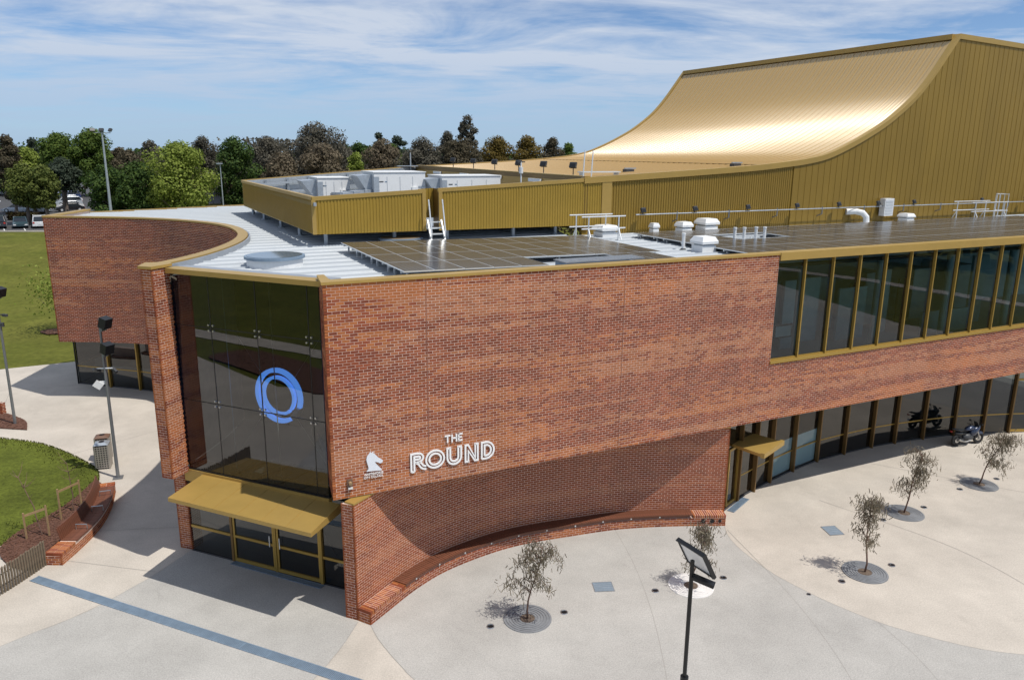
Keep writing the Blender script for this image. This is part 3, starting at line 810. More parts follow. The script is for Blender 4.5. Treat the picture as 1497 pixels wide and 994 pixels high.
for uu in (18.9, 22.4, 25.8, 29.2): slab('inner_door', [U(uu, 4.05), U(uu + 0.95, 4.05), U(uu + 0.95, 4.15), U(uu, 4.15)], 6.05, 8.2, 'interior_dark')
for uu in (19.2, 23.7, 28.2, 32.7):
    mb = MB(); mb.cyl((*U(uu, 0.9), 6.05), 0.16, 3.89, 14); mb.build('inner_column', 'interior_wall', B)
mb = MB(); mb.box((0, 0, 0), (0.95, 0.05, 0.55)); mb.mat(1).box((0, -0.03, 0), (0.82, 0.02, 0.42)); mb.build('framed_board', ['interior_dark', 'film'], B, loc=(*U(18.3, 0.75), 7.3), rz=RZ)
slab('west_soffit', [(-25.4, 42.7)] + [tuple(p) for p in offset(arc, -0.42)[4:-3]] + [(-10.9, 25.6), (-5.3, 23.2), (-6, 45), (-14, 58), (-26, 47)], 3.42, 3.48, 'soffit')
slab('inner_wall', [(-11.3, 30), (-4.5, 27.5), (-4.4, 27.8), (-11.2, 30.3)], 0, 10.1, 'interior_dark')
slab('inner_wall', [U(0.8, 1.4), U(1.0, 1.4), U(1.0, 7), U(0.8, 7)], 0.0, 10.1, 'interior_dark')
slab('inner_floor', [(-11.4, 25.0), (-5.75, 22.65), (-5.1, 24.2), (-10.8, 26.6)], 3.30, 3.42, 'gold_dark')
slab('inner_wall', [U(17, 9.5), U(46, 12.5), U(46, 12.8), U(17, 9.8)], 0.0, 3.9, 'interior_dark')
slab('inner_wall', [(-28, 50), (-12, 46.5), (-12, 46.8), (-28, 50.3)], 0.0, 3.42, 'interior_dark')
slab('inner_floor', [U(9.5, 8.2)] + [U(17, 9.4), U(46, 12.4), U(46, 5), U(30, 3.2), U(20, 3.5), U(15, 3.5)], 0.001, 0.012, 'interior_floor')
# stair flight behind the glass
for k in range(7):
    a = np.array([-9.2, 24.9]) + k * np.array([0.42, -0.17])
    mb = MB(); mb.box((a[0], a[1], 3.42 + 0.09 + k * 0.0), (0.36, 1.1, 0.16 + 0.03 * k), R(-22)); mb.build('stair_tread', 'interior_dark', B)

# ---- quads of glass with the normal facing outside
def pane(name, p, m, parent, outward):
    a, b, c, d = [Vector(q) for q in p]
    n = (b - a).cross(d - a)
    if n.dot(Vector((*outward, 0))) < 0: a, b, c, d = b, a, d, c
    n.normalize(); b = b + n * random.uniform(-0.006, 0.006); d = d + n * random.uniform(-0.005, 0.005)   # no pane sits dead true
    mb = MB(); mb.add([a, b, b + (d - a), d], [(0, 1, 2, 3)])
    return link(name, mb.mesh(name, m, recalc=False), parent)
# ribbon of upper windows
mb = MB(); mb.prism([U(17.0, -0.05), U(46, -0.05), U(46, 0.24), U(17.0, 0.24)], 6.272, 6.38); band = mb.build('window_sill', 'gold_frame', B)
band['label'] = 'long ribbon of dark upper windows with gold mullions'
GO = tuple(-EV)
ed = [17.04] + [17.0 + 1.5 * k - 0.03 for k in range(1, 20)] + [46.0]
for k in range(len(ed) - 1):
    a, b = ed[k] + 0.02, ed[k + 1] - 0.02
    pane('pane', [U(a, 0.14, 6.40), U(b, 0.14, 6.40), U(b, 0.14, 10.27), U(a, 0.14, 10.27)], 'glass_upper', band, GO)
    if k: 
        mb = MB(); mb.box((0, 0, 0), (0.052, 0.16, 3.90)); mb.build('mullion', 'gold_frame', band, loc=(*U(ed[k], 0.10), 8.331), rz=RZ)
mb = MB(); mb.prism([U(17.05, 0.08), U(46, 0.08), U(46, 0.2), U(17.05, 0.2)], 6.382, 6.43); mb.build('sill_rail', 'gold_frame', band)

# ---- tall glass wall over the entrance
GP, GQ = np.array([-11.30, 24.90]), np.array([-5.74, 22.55]); GL = np.linalg.norm(GQ - GP); GD = (GQ - GP) / GL; GN = np.array([GD[1], -GD[0]])
if GN[1] > 0: GN = -GN
def GG(q, z, off=0.0):
    p = GP + GD * q + GN * off
    return (float(p[0]), float(p[1]), z)
gq = [0.05, 1.72, 3.60, 5.58, GL - 0.02]; gzv = [3.50, 5.98, 8.56, 10.30]
mb = MB(); mb.prism([GG(-0.05, 0, 0.02)[:2], GG(GL, 0, 0.02)[:2], GG(GL, 0, -0.1)[:2], GG(-0.05, 0, -0.1)[:2]], 3.44, 3.495)
gw = mb.build('glass_wall', 'black_metal', B); gw['label'] = 'tall frameless glass wall between the brick piers'
mb = MB(); mb.prism([GG(0.0, 0, 0.05)[:2], GG(GL, 0, 0.05)[:2], GG(GL, 0, -0.12)[:2], GG(0.0, 0, -0.12)[:2]], 3.0, 3.438); mb.build('sill_band', 'gold', gw)
for i in range(4):
    for j in range(3):
        pane('pane', [GG(gq[i] + 0.012, gzv[j] + 0.012), GG(gq[i + 1] - 0.012, gzv[j] + 0.012), GG(gq[i + 1] - 0.012, gzv[j + 1] - 0.012), GG(gq[i] + 0.012, gzv[j + 1] - 0.012)], 'glass', gw, GN)
for q in gq[1:-1]:
    mb = MB(); mb.beam(GG(q, 3.5, -0.01), GG(q, 10.3, -0.01), 0.03, 0.03, (*GN, 0)); mb.build('glass_seal', 'black_metal', gw)
    mb = MB(); mb.tube([GG(q + 0.22, 3.45, -0.4), GG(q + 0.22, 10.25, -0.4)], 0.018, 6); mb.build('support_rod', 'alu', gw)
for z in gzv[1:-1]:
    mb = MB(); mb.beam(GG(0, z, -0.012), GG(GL, z, -0.012), 0.03, 0.03); mb.build('glass_seal', 'black_metal', gw)
    for q in gq[:-1]:
        for dq in (-0.09, 0.09):
            for dz in (-0.09, 0.09):
                if q < 0.1 and dq < 0: continue
                mb = MB(); mb.tube([GG(q + dq, z + dz, 0.03), GG(q + dq, z + dz, -0.03)], 0.032, 10); mb.build('glass_fitting', 'steel', gw)
# suspended blue ring behind the glass
RC = GP + GD * 3.52 - GN * 0.9
ringo = empty('ring_light', (float(RC[0]), float(RC[1]), 6.26)); ang = math.atan2(GD[1], GD[0])
tag(ringo, 'blue double ring light hanging behind the tall glass wall', 'ring light')
def hoop(r0, r1, a0, a1, dep, n=56):
    mb = MB(); vs = []; fs = []
    for i in range(n + 1):
        t = a0 + (a1 - a0) * i / n
        for (r_, y) in ((r0, -dep), (r1, -dep), (r1, dep), (r0, dep)): vs.append((r_ * math.cos(t) * math.cos(ang) - y * math.sin(ang), r_ * math.cos(t) * math.sin(ang) + y * math.cos(ang), r_ * math.sin(t)))
    for i in range(n):
        for k in range(4): fs.append((4 * i + k, 4 * i + 4 + k, 4 * i + 4 + (k + 1) % 4, 4 * i + (k + 1) % 4))
    fs += [(0, 1, 2, 3), (4 * n, 4 * n + 1, 4 * n + 2, 4 * n + 3)]
    return mb.add(vs, fs)
hoop(0.80, 0.94, R(-52), R(300), 0.06).build('outer_ring', 'ring_blue', ringo)
hoop(0.58, 0.68, R(-40), R(312), 0.06).build('inner_ring', 'ring_blue', ringo)
hoop(0.80, 0.95, R(-50), R(-20), 0.14).build('ring_tail', 'galv', ringo)
for (sx, sz) in ((-1, 1), (1, 1), (-1, -1), (1, -1)):
    mb = MB(); c, s_ = math.cos(ang), math.sin(ang)
    mb.tube([(sx * 0.7 * c, sx * 0.7 * s_, sz * 0.72), (sx * 1.75 * c, sx * 1.75 * s_, sz * 2.1)], 0.006, 5); mb.build('stay_cable', 'alu', ringo)

# ---- entrance doors under the canopy
EP = np.array([-11.57, 25.45]); EQ = np.array([-5.30, 22.85]); ED = (EQ - EP) / np.linalg.norm(EQ - EP); EL = float(np.linalg.norm(EQ - EP)); EN = np.array([ED[1], -ED[0]])
if EN[1] > 0: EN = -EN
def EE(q, z, off=0.0):
    p = EP + ED * q + EN * off
    return (float(p[0]), float(p[1]), z)
mb = MB(); mb.prism([EE(0, 0, 0.05)[:2], EE(EL, 0, 0.05)[:2], EE(EL, 0, -0.06)[:2], EE(0, 0, -0.06)[:2]], 0.0, 0.02)
ent = mb.build('entrance', 'dark_grey', B); ent['label'] = 'glazed double doors under the gold canopy'
posts = [0.04, 1.96, 3.84, 5.73, EL]
for k in range(4):
    a, b = posts[k] + 0.05, posts[k + 1] - 0.05
    pane('pane', [EE(a, 0.03), EE(b, 0.03), EE(b, 3.3), EE(a, 3.3)], 'glass_low', ent, EN)
    mb = MB(); mb.beam(EE(a, 1.0, 0.01), EE(b, 1.0, 0.01), 0.07, 0.09); mb.build('transom', 'gold_frame', ent)
    if k in (1, 2):
        mb = MB()
        mb.beam(EE(a, 0.10, 0.02), EE(b, 0.10, 0.02), 0.06, 0.12); mb.beam(EE(a + 0.04, 0.17, 0.02), EE(a + 0.04, 3.25, 0.02), 0.08, 0.06); mb.beam(EE(b - 0.04, 0.17, 0.02), EE(b - 0.04, 3.25, 0.02), 0.08, 0.06)
        mb.beam(EE(a, 2.6, 0.02), EE(b, 2.6, 0.02), 0.06, 0.10)
        mb.build('door', 'gold_frame', ent)
        qh = b - 0.16 if k == 1 else a + 0.16
        mb = MB(); mb.tube([EE(qh, 0.95, 0.09), EE(qh, 1.35, 0.09)], 0.018, 8); mb.build('door_handle', 'alu', ent)
for k in (1, 3):
    mb = MB(); mb.beam(EE(posts[k], 0.02), EE(posts[k], 3.3), 0.10, 0.16, (*EN, 0)); mb.build('door_post', 'bronze_fin' if k == 1 else 'gold_frame', ent)
mb = MB(); mb.beam(EE(posts[2], 0.02), EE(posts[2], 3.3), 0.06, 0.12, (*EN, 0)); mb.build('door_post', 'gold_frame', ent)
# canopies
cv = [(-11.01, 22.81), (-5.83, 20.52), (-5.36, 22.36), (-10.57, 24.56)]
mb = MB(); mb.prism(cv, [3.17, 3.17, 3.05, 3.05], [3.30, 3.30, 3.35, 3.35]); can = mb.build('canopy', 'gold', B); can['label'] = 'sloping gold canopy over the glass entrance doors'
for k in range(1, 6):
    t = k / 6; a = np.array(cv[0]) * (1 - t) + np.array(cv[1]) * t; b = np.array(cv[3]) * (1 - t) + np.array(cv[2]) * t
    mb = MB(); mb.beam((*a, 3.303), (*b, 3.353), 0.02, 0.012); mb.build('canopy_seam', 'gold', can)
mb = MB(); mb.prism([(8.90, 29.55), (9.88, 28.32), (11.12, 29.76), (9.90, 31.05)], 2.58, 2.70); cr_ = mb.build('canopy', 'gold', B); cr_['label'] = 'small gold canopy over the side door'
mb = MB(); mb.beam((9.86, 28.30, 2.66), (11.15, 29.78, 2.66), 0.16, 0.2); mb.build('canopy_lip', 'gold', cr_)

# ---- curved ground floor glazing on the right
gp = [(8.76, 29.16), (9.42, 29.92), (10.39, 30.85), (11.4, 31.8), (12.86, 33.05), (14.44, 34.25), (16.12, 35.19), (17.87, 36.1), (19.31, 36.7), (21.06, 37.33), (22.96, 37.91), (24.64, 38.17), (26.14, 38.39), (27.9, 38.55), (30.0, 38.6), (32.5, 38.5), (35, 38.4)]
mb = MB(); gpa = np.array(gp); ribbon_solid(mb, offset(gpa, 0.05), offset(gpa, -0.05), 0.0, 0.05)
gf = mb.build('curved_glazing', 'dark_grey', B); gf['label'] = 'curved row of tall dark shopfront windows with bronze fins'
for k in range(len(gp) - 1):
    p, q = np.array(gp[k]), np.array(gp[k + 1]); d = (q - p) / np.linalg.norm(q - p); n = (d[1], -d[0])
    a, b = p + d * 0.03, q - d * 0.03
    pane('pane', [(*a, 0.06), (*b, 0.06), (*b, 3.89), (*a, 3.89)], 'glass_clear' if k in (3, 4) else 'glass_low', gf, n)
    if k >= 1:
        mb = MB(); c = p + np.array(n) * 0.06; mb.beam((*c, 0.0), (*c, 3.895), 0.075, 0.24, (n[0], n[1], 0)); mb.build('fin', 'bronze_fin', gf)
    if k >= 1:
        mb = MB(); ia_, ib_ = a - np.array(n) * 0.02, b - np.array(n) * 0.02
        mb.beam((*ia_, 1.02), (*ib_, 1.02), 0.05, 0.06); mb.build('transom', 'gold_frame', gf)
    if k in (3, 4):
        ia_, ib_ = a - np.array(n) * 0.05, b - np.array(n) * 0.05
        mb = MB(); mb.add([(*ia_, 0.1), (*ib_, 0.1), (*ib_, 1.65), (*ia_, 1.65)], [(0, 1, 2, 3)]); mb.build('frosted_film', 'film', gf)
    if k in (0, 12, 13):
        mb = MB(); z1 = 2.5 if k == 0 else 2.9; o_ = np.array(n) * 0.03
        for e in (a + d * 0.05 + o_, b - d * 0.05 + o_): mb.beam((*e, 0.03), (*e, z1), 0.09, 0.07, (n[0], n[1], 0))
        mb.beam((*(a + o_), 0.10), (*(b + o_), 0.10), 0.06, 0.13); mb.beam((*(a + o_), z1), (*(b + o_), z1), 0.06, 0.1)
        mb.build('door', 'gold_frame', gf)
# recessed glazing below the west wing
fg = [(-26.7, 48.5), (-26.81, 45.75), (-24.44, 45.1), (-22.37, 44.55), (-19.9, 43.6), (-17.6, 42.4)]
mb = MB(); fga = np.array(fg); ribbon_solid(mb, offset(fga, 0.04), offset(fga, -0.05), 0.0, 0.06)
fo = mb.build('lower_glazing', 'dark_grey', B); fo['label'] = 'recessed ground floor glazing below the west wing'
for k in range(len(fg) - 1):
    p, q = np.array(fg[k]), np.array(fg[k + 1]); d = (q - p) / np.linalg.norm(q - p); n = (d[1], -d[0])
    pane('pane', [(*(p + d * .03), .07), (*(q - d * .03), .07), (*(q - d * .03), 3.41), (*(p + d * .03), 3.41)], 'glass_low', fo, n)
    mb = MB(); c = p + np.array(n) * 0.05
    if k == 1: mb.beam((*c, 0), (*c, 3.41), 0.05, 0.08, (n[0], n[1], 0)); mb.build('corner_post', 'black_metal', fo)
    elif k > 1: mb.beam((*c, 0), (*c, 3.41), 0.09, 0.22, (n[0], n[1], 0)); mb.build('fin', 'gold_frame', fo)
    mb = MB(); mb.beam((*(p - np.array(n) * 0.02), 1.15), (*(q - np.array(n) * 0.02), 1.15), 0.05, 0.06); mb.build('transom', 'gold_frame', fo)

# ------------------------------------------------------------------ hall with the ramp roof
PS = [-1, 0, 13.85, 18.55, 23.03, 25.4, 26.9, 28.43, 29.95, 31.5, 33.05, 34.6, 35.61, 36.59, 37.32, 38.19]
PZ = [12.30, 12.34, 12.99, 13.25, 13.50, 13.70, 13.86, 14.14, 14.66, 15.32, 16.10, 17.12, 17.98, 19.05, 19.95, 21.04]
_P = spline(list(zip(PS[3:], PZ[3:])), 0.25)
def prof(s):
    if s <= 18.55: return 12.34 + (13.25 - 12.34) * s / 18.55
    if s >= 38.19: return 21.04 - 0.029 * (s - 38.19)
    return float(np.interp(s, _P[:, 0], _P[:, 1]))
DEP = 25.6
SE = 58.0
ss_ = list(np.arange(12.7, 25, 1.0)) + list(np.arange(25, 38.19, 0.3)) + [38.19, 39, 48, SE]
def elevation(mb, svals, t0, t1, zb, off=0.0):
    n = len(svals)
    vs = []
    for s in svals:
        vs += [S(s, t0, zb), S(s, t1, zb), S(s, t1, prof(s) + off), S(s, t0, prof(s) + off)]
    fs = [(0, 1, 2, 3), (4 * n - 1, 4 * n - 2, 4 * n - 3, 4 * n - 4)]
    for i in range(n - 1):
        for k in range(4): fs.append((4 * i + k, 4 * i + 4 + k, 4 * i + 4 + (k + 1) % 4, 4 * i + (k + 1) % 4))
    mb.add(vs, fs)
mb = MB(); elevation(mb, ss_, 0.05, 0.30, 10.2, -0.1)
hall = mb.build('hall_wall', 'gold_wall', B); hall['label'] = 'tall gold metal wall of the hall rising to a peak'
mb = MB(); elevation(mb, ss_, DEP - 0.3, DEP, 8.0, -0.02); mb.build('hall_wall', 'gold', B)
mb = MB(); mb.prism([S(SE - 0.3, 0.3), S(SE, 0.3), S(SE, DEP - 0.3), S(SE - 0.3, DEP - 0.3)], 8.0, 20.3); mb.build('hall_wall', 'gold', B)
mb = MB(); mb.prism([S(38.2, 0.3), S(SE, 0.3), S(SE, DEP), S(38.2, DEP)], 20.1, 20.3); mb.build('hall_top', 'gold', B)
def ribbed(name, s0, s1, t, zb, zt, period, depth, parent, m='gold_screen', duty=0.5):
    pts = []; n = int((s1 - s0) / period)
    for k in range(n):
        a = s0 + k * period
        pts += [(a, 0), (a + period * (0.5 - duty * 0.36), 0), (a + period * 0.5 - 0.005, depth), (a + period - 0.012, depth)]
    pts.append((s0 + n * period, 0)); pts.append((s1, 0))
    vs = []
    for (s, d) in pts: vs += [S(s, t - d, zb(s)), S(s, t - d, zt(s))]
    mb = MB(); mb.add(vs, [(2 * i, 2 * i + 2, 2 * i + 3, 2 * i + 1) for i in range(len(pts) - 1)])
    return link(name, mb.mesh(name, m, recalc=False), parent)
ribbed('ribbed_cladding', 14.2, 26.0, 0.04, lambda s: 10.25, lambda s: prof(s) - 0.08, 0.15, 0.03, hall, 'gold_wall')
# standing seam panels, each cut to the curve
s = 26.0
while s < 50:
    w = 0.46
    mb = MB()
    a, b = s + 0.003, s + w - 0.003
    mb.hexa([S(a, -0.012, 10.25), S(b, -0.012, 10.25), S(b, 0.045, 10.25), S(a, 0.045, 10.25),
             S(a, -0.012, prof(a) - 0.08), S(b, -0.012, prof(b) - 0.08), S(b, 0.045, prof(b) - 0.08), S(a, 0.045, prof(a) - 0.08)])
    mb.hexa([S(b - 0.012, -0.026, 10.25), S(b, -0.026, 10.25), S(b, -0.012, 10.25), S(b - 0.012, -0.012, 10.25),
             S(b - 0.012, -0.026, prof(b) - 0.08), S(b, -0.026, prof(b) - 0.08), S(b, -0.012, prof(b) - 0.08), S(b - 0.012, -0.012, prof(b) - 0.08)])
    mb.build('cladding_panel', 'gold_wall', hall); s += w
mb = MB(); mb.prism([S(13.7, -0.06), S(14.25, -0.06), S(14.25, 0.06), S(13.7, 0.06)], 10.3, prof(14) - 0.03); mb.build('cover_strip', 'gold', hall)
# front, back and peak cappings
def capping(t0, t1, s0, s1, th=0.22, up=0.06):
    sv_ = [x for x in list(np.arange(s0, 25, 1.0)) + list(np.arange(25, 38.19, 0.25)) + [38.19, 42, 48, SE] if s0 <= x <= s1]
    if sv_[-1] < s1: sv_.append(s1)
    vs = []
    for i, x in enumerate(sv_):
        vs += [S(x, t0, prof(x) - th), S(x, t1, prof(x) - th), S(x, t1, prof(x) + up), S(x, t0, prof(x) + up)]
    n = len(sv_); fs = [(0, 1, 2, 3), (4 * n - 1, 4 * n - 2, 4 * n - 3, 4 * n - 4)]
    for i in range(n - 1):
        for k in range(4): fs.append((4 * i + k, 4 * i + 4 + k, 4 * i + 4 + (k + 1) % 4, 4 * i + (k + 1) % 4))
    mb = MB(); mb.add(vs, fs); return mb.build('capping', 'gold', B)
capping(-0.08, 0.28, 12.7, SE, 0.24, 0.05); capping(DEP - 0.25, DEP + 0.08, 12.7, SE, 0.24, 0.05)
mb = MB(); mb.prism([S(37.95, 0.29), S(38.6, 0.29), S(38.6, DEP - 0.26), S(37.95, DEP - 0.26)], 20.8, 21.10); mb.build('capping', 'gold', B)
# ramp roof sheets, one strip each, ribs running up the curve
rs = list(np.arange(12.75, 25, 0.75)) + list(np.arange(25, 38.05, 0.22))
SW = 0.53
def ramp_sheet():
    prof_t = [(0.0, 0.0), (SW * 0.45, 0.0), (SW * 0.47, 0.012), (SW * 0.53, 0.012), (SW * 0.55, 0.0), (SW - 0.03, 0.0), (SW - 0.025, 0.045), (SW - 0.005, 0.045), (SW, 0.0)]
    vs, uvs, fs = [], [], []
    m = len(prof_t)
    for s in rs:
        dz = (prof(s + 0.1) - prof(s - 0.1)) / 0.2; l = math.hypot(1, dz)
        for (t, h) in prof_t:
            p = S(s - h * dz / l, t); vs.append((p[0], p[1], prof(s) - 0.06 + h / l)); uvs.append((s, t))
    for i in range(len(rs) - 1):
        for k in range(m - 1): fs.append((i * m + k, (i + 1) * m + k, (i + 1) * m + k + 1, i * m + k + 1))
    me = bpy.data.meshes.new('roof_sheet'); me.from_pydata(vs, [], fs); uvl = me.uv_layers.new(name='UVMap')
    for lp in me.loops: uvl.data[lp.index].uv = uvs[lp.vertex_index]
    me.materials.append(MATS['gold_ramp'])
    for pl_ in me.polygons:
        n = pl_.index % (m - 1); pl_.use_smooth = n in (0, 4)
    me.update()
    return me
mb = MB(); elevation(mb, [x for x in ss_ if x <= 38.19], 0.32, DEP - 0.32, 12.2, -0.14)
ramp_o = mb.build('ramp_roof', 'gold', B); ramp_o['label'] = 'pale gold sheet roof sweeping up like a ramp'
me_rs = ramp_sheet()
for k in range(int((DEP - 0.6) / SW)):
    t = 0.30 + k * SW
    link('roof_sheet', me_rs, ramp_o, (float(ET[0] * t), float(ET[1] * t), 0.0))
mb = MB(); mb.beam(S(24.2, 0.3, prof(24.2) - 0.03), S(24.2, DEP - 0.3, prof(24.2) - 0.03), 0.06, 0.05); mb.build('expansion_joint', 'gold_dark', ramp_o)
# handrail on the very top of the hall
tr = empty('roof_handrail', S(45.5, 4, 20.3)); tag(tr, 'thin steel handrail on top of the gold hall', 'handrail')
for (sa, sb) in ((43.5, 47.5),):
    mb = MB()
    for z in (1.1, 1.6): mb.tube([(x[0] - S(45.5, 4)[0], x[1] - S(45.5, 4)[1], z) for x in (S(sa, 4), S(sb, 4))], 0.03, 6)
    mb.build('rail', 'galv', tr)
    for q in (sa, (sa + sb) / 2, sb):
        p = S(q, 4); mb = MB(); mb.tube([(p[0] - S(45.5, 4)[0], p[1] - S(45.5, 4)[1], 0), (p[0] - S(45.5, 4)[0], p[1] - S(45.5, 4)[1], 1.6)], 0.03, 6); mb.build('post', 'galv', tr)

# ------------------------------------------------------------------ plant deck enclosure
D1, D2, D3, D4 = np.array(S(0, 0)), np.array([-16.5, 47.8]), np.array([-7.23, 58.48]), np.array(S(12.74, 0))
deck = MB(); deck.prism([tuple(D1 + (0.1, 0.15)), tuple(D4), tuple(D3), tuple(D2)], 10.86, 10.92); deck = deck.build('plant_deck', 'galv', B)
deck['label'] = 'raised rooftop plant deck screened by ribbed gold metal'
zb = lambda s: 10.83 - 0.005 * s
ribbed('ribbed_screen', 0.0, 4.75, 0.0, zb, lambda s: prof(s) - 0.05, 0.135, 0.022, deck)
ribbed('ribbed_screen', 5.45, 13.75, 0.0, zb, lambda s: prof(s) - 0.05, 0.135, 0.022, deck)
ribbed('ribbed_screen', 4.75, 5.45, 0.75, lambda s: 11.3, lambda s: prof(s) - 0.02, 0.135, 0.022, deck)
for (a, b) in ((0.0, 4.8), (5.4, 13.8)):
    mb = MB(); mb.hexa([S(a - 0.03, -0.05, prof(a) - 0.16), S(b, -0.05, prof(b) - 0.16), S(b, 0.10, prof(b) - 0.16), S(a - 0.03, 0.10, prof(a) - 0.16),
                        S(a - 0.03, -0.05, prof(a)), S(b, -0.05, prof(b)), S(b, 0.10, prof(b)), S(a - 0.03, 0.10, prof(a))]); mb.build('screen_cap', 'gold', deck)
    mb = MB(); mb.hexa([S(a, 0.03, zb(a)), S(b, 0.03, zb(b)), S(b, 0.05, zb(b)), S(a, 0.05, zb(a)), S(a, 0.03, prof(a) - 0.1), S(b, 0.03, prof(b) - 0.1), S(b, 0.05, prof(b) - 0.1), S(a, 0.05, prof(a) - 0.1)]); mb.build('screen_back', 'galv', deck)
for q in (0.02, 4.72, 5.47):
    mb = MB(); mb.beam(S(q, -0.03, zb(q)), S(q, -0.03, prof(q) - 0.12), 0.16, 0.06, (float(ET[0]), float(ET[1]), 0)); mb.build('screen_trim', 'gold', deck)
for q in (4.76, 5.44):
    mb = MB(); mb.hexa([S(q - .02, 0.0, 10.85), S(q + .02, 0.0, 10.85), S(q + .02, 0.75, 10.85), S(q - .02, 0.75, 10.85), S(q - .02, 0.0, prof(q) - .03), S(q + .02, 0, prof(q) - .03), S(q + .02, .75, prof(q) - .03), S(q - .02, .75, prof(q) - .03)]); mb.build('screen_return', 'gold_dark', deck)
def wall_strip(name, a, b, z0a, z1a, z0b, z1b, th, m, parent):
    a, b = np.array(a), np.array(b); d = (b - a) / np.linalg.norm(b - a); n = np.array([d[1], -d[0]]) * th
    mb = MB(); mb.hexa([(*a, z0a), (*b, z0b), (*(b + n), z0b), (*(a + n), z0a), (*a, z1a), (*b, z1b), (*(b + n), z1b), (*(a + n), z1a)])
    return mb.build(name, m, parent)
wall_strip('side_screen', D1, D2, 10.83, 12.30, 10.80, 12.29, 0.06, 'gold_screen', deck)
dd = (D2 - D1) / np.linalg.norm(D2 - D1); nn = np.array([-dd[1], dd[0]])
rm = MB()
for k in range(110):
    p = D1 + dd * (0.1 + k * 0.166) + nn * 0.012; rm.box((p[0], p[1], 11.56), (0.05, 0.03, 1.42), math.atan2(dd[1], dd[0]))
rmo = rm.build('screen_ribs', 'gold_screen', deck); rmo['kind'] = 'stuff'
wall_strip('screen_cap', D1 + nn * 0.06, D2 + nn * 0.06, 12.20, 12.345, 12.20, 12.34, 0.2, 'gold', deck)
wall_strip('back_screen', D2, D3, 10.83, 12.30, 10.83, 13.02, 0.06, 'galv', deck)
wall_strip('screen_cap', D2, D3, 12.29, 12.35, 13.01, 13.08, -0.12, 'gold', deck)
wall_strip('end_wall', D4, D3, 10.5, 13.02, 10.5, 13.10, 0.2, 'gold_dark', deck)
wall_strip('screen_cap', D4, D3, 13.03, 13.07, 13.11, 13.14, 0.3, 'gold', deck)
# inner frame of the enclosure
for k in range(1, 9):
    p = D2 + (D3 - D2) * k / 9 - np.array([-0.1, 0.15]); mb = MB(); mb.beam((*p, 10.92), (*p, 12.25 + 0.72 * k / 9), 0.12, 0.12); mb.build('frame_post', 'galv', deck)
for k in range(1, 8):
    p = D1 + (D2 - D1) * k / 8 - nn * 0.15; mb = MB(); mb.beam((*p, 10.92), (*p, 12.2), 0.12, 0.12); mb.build('frame_post', 'galv', deck)
for (a, b, z0, z1) in ((D2, D3, 12.0, 12.7), (D2, D3, 11.5, 11.9), (D1, D2, 12.05, 12.05)):
    o_ = np.array([0.15, -0.2]); mb = MB(); mb.beam((*(a + o_), z0), (*(b + o_), z1), 0.1, 0.14); mb.build('frame_rail', 'galv', deck)
for (q, t) in ((0.6, 0.6), (0.3, 4.5), (0.25, 9.0), (0.2, 14.0), (0.1, 17.5), (3.6, 0.7), (6.0, 0.6), (9.3, 0.6), (11.6, 0.7)):
    mb = MB(); mb.cyl((*S(q, t), 10.32), 0.09, 0.55, 10); mb.cyl((*S(q, t), 10.30), 0.18, 0.06, 10); mb.build('deck_post', 'galv', deck)

# ---- air handling units standing on the deck
def ahu(u0, u1, v0, v1, z1, label, hood=True):
    c = U((u0 + u1) / 2, (v0 + v1) / 2); e = empty('air_handling_unit', (*c, 10.93), RZ); w, d, h = u1 - u0, v1 - v0, z1 - 10.93
    tag(e, label, 'air handler', 'air handling units on the plant deck')
    mb = MB(); mb.box((0, 0, h / 2 + 0.06), (w, d, h - 0.12)); mb.build('casing', 'white_paint', e)
    mb = MB(); mb.box((0, 0, 0.05), (w * 0.96, d * 0.9, 0.1)); mb.build('base_frame', 'galv', e)
    mb = MB(); mb.box((0, 0, h + 0.02), (w + 0.08, d + 0.08, 0.04)); mb.build('lid', 'white_paint', e)
    for k in range(1, 4):
        mb = MB(); mb.box((-w / 2 + k * w / 4, -d / 2 - 0.006, h / 2), (0.015, 0.012, h * 0.8)); mb.build('panel_seam', 'galv', e)
    for k in range(6):
        mb = MB(); mb.box((w * 0.42, -d / 2 - 0.012, h * (0.3 + 0.07 * k)), (w * 0.12, 0.02, h * 0.035)); mb.build('grille_blade', 'galv', e)
    mb = MB(); mb.box((w * 0.28, -d / 2 - 0.06, h * 0.55), (0.3, 0.12, 0.4)); mb.build('control_box', 'white_paint', e)
    if hood:
        mb = MB(); x = -w / 2
        mb.hexa([(x - 0.05, -d * 0.35, h * 0.35), (x, -d * 0.35, h * 0.35), (x, d * 0.35, h * 0.35), (x - 0.05, d * 0.35, h * 0.35),
                 (x - 0.8, -d * 0.35, h * 0.92), (x, -d * 0.35, h * 0.95), (x, d * 0.35, h * 0.95), (x - 0.8, d * 0.35, h * 0.92)]); mb.build('intake_hood', 'galv', e)
        mb = MB(); mb.box((x + 0.12, -d / 2 - 0.02, h * 0.6), (0.28, 0.05, h * 0.6)); mb.build('damper', 'galv', e)
    for (x, wd) in ((-w * 0.36, 0.22), (-w * 0.27, 0.13)):
        mb = MB(); mb.box((x, -d / 2 - 0.006, h * 0.78), (wd, 0.01, 0.05)); mb.build('badge', 'grate_blue' if wd < 0.2 else 'dark_grey', e)
    return e
ahu(6.8, 9.6, 18.3, 20.6, 13.05, 'largest white air handling unit in the middle of the roof deck')
ahu(10.3, 13.7, 17.6, 19.8, 12.86, 'long white air handling unit nearest the dark gold wall')
ahu(4.3, 6.0, 20.2, 22.2, 12.72, 'small white air handling unit at the left of the roof deck')
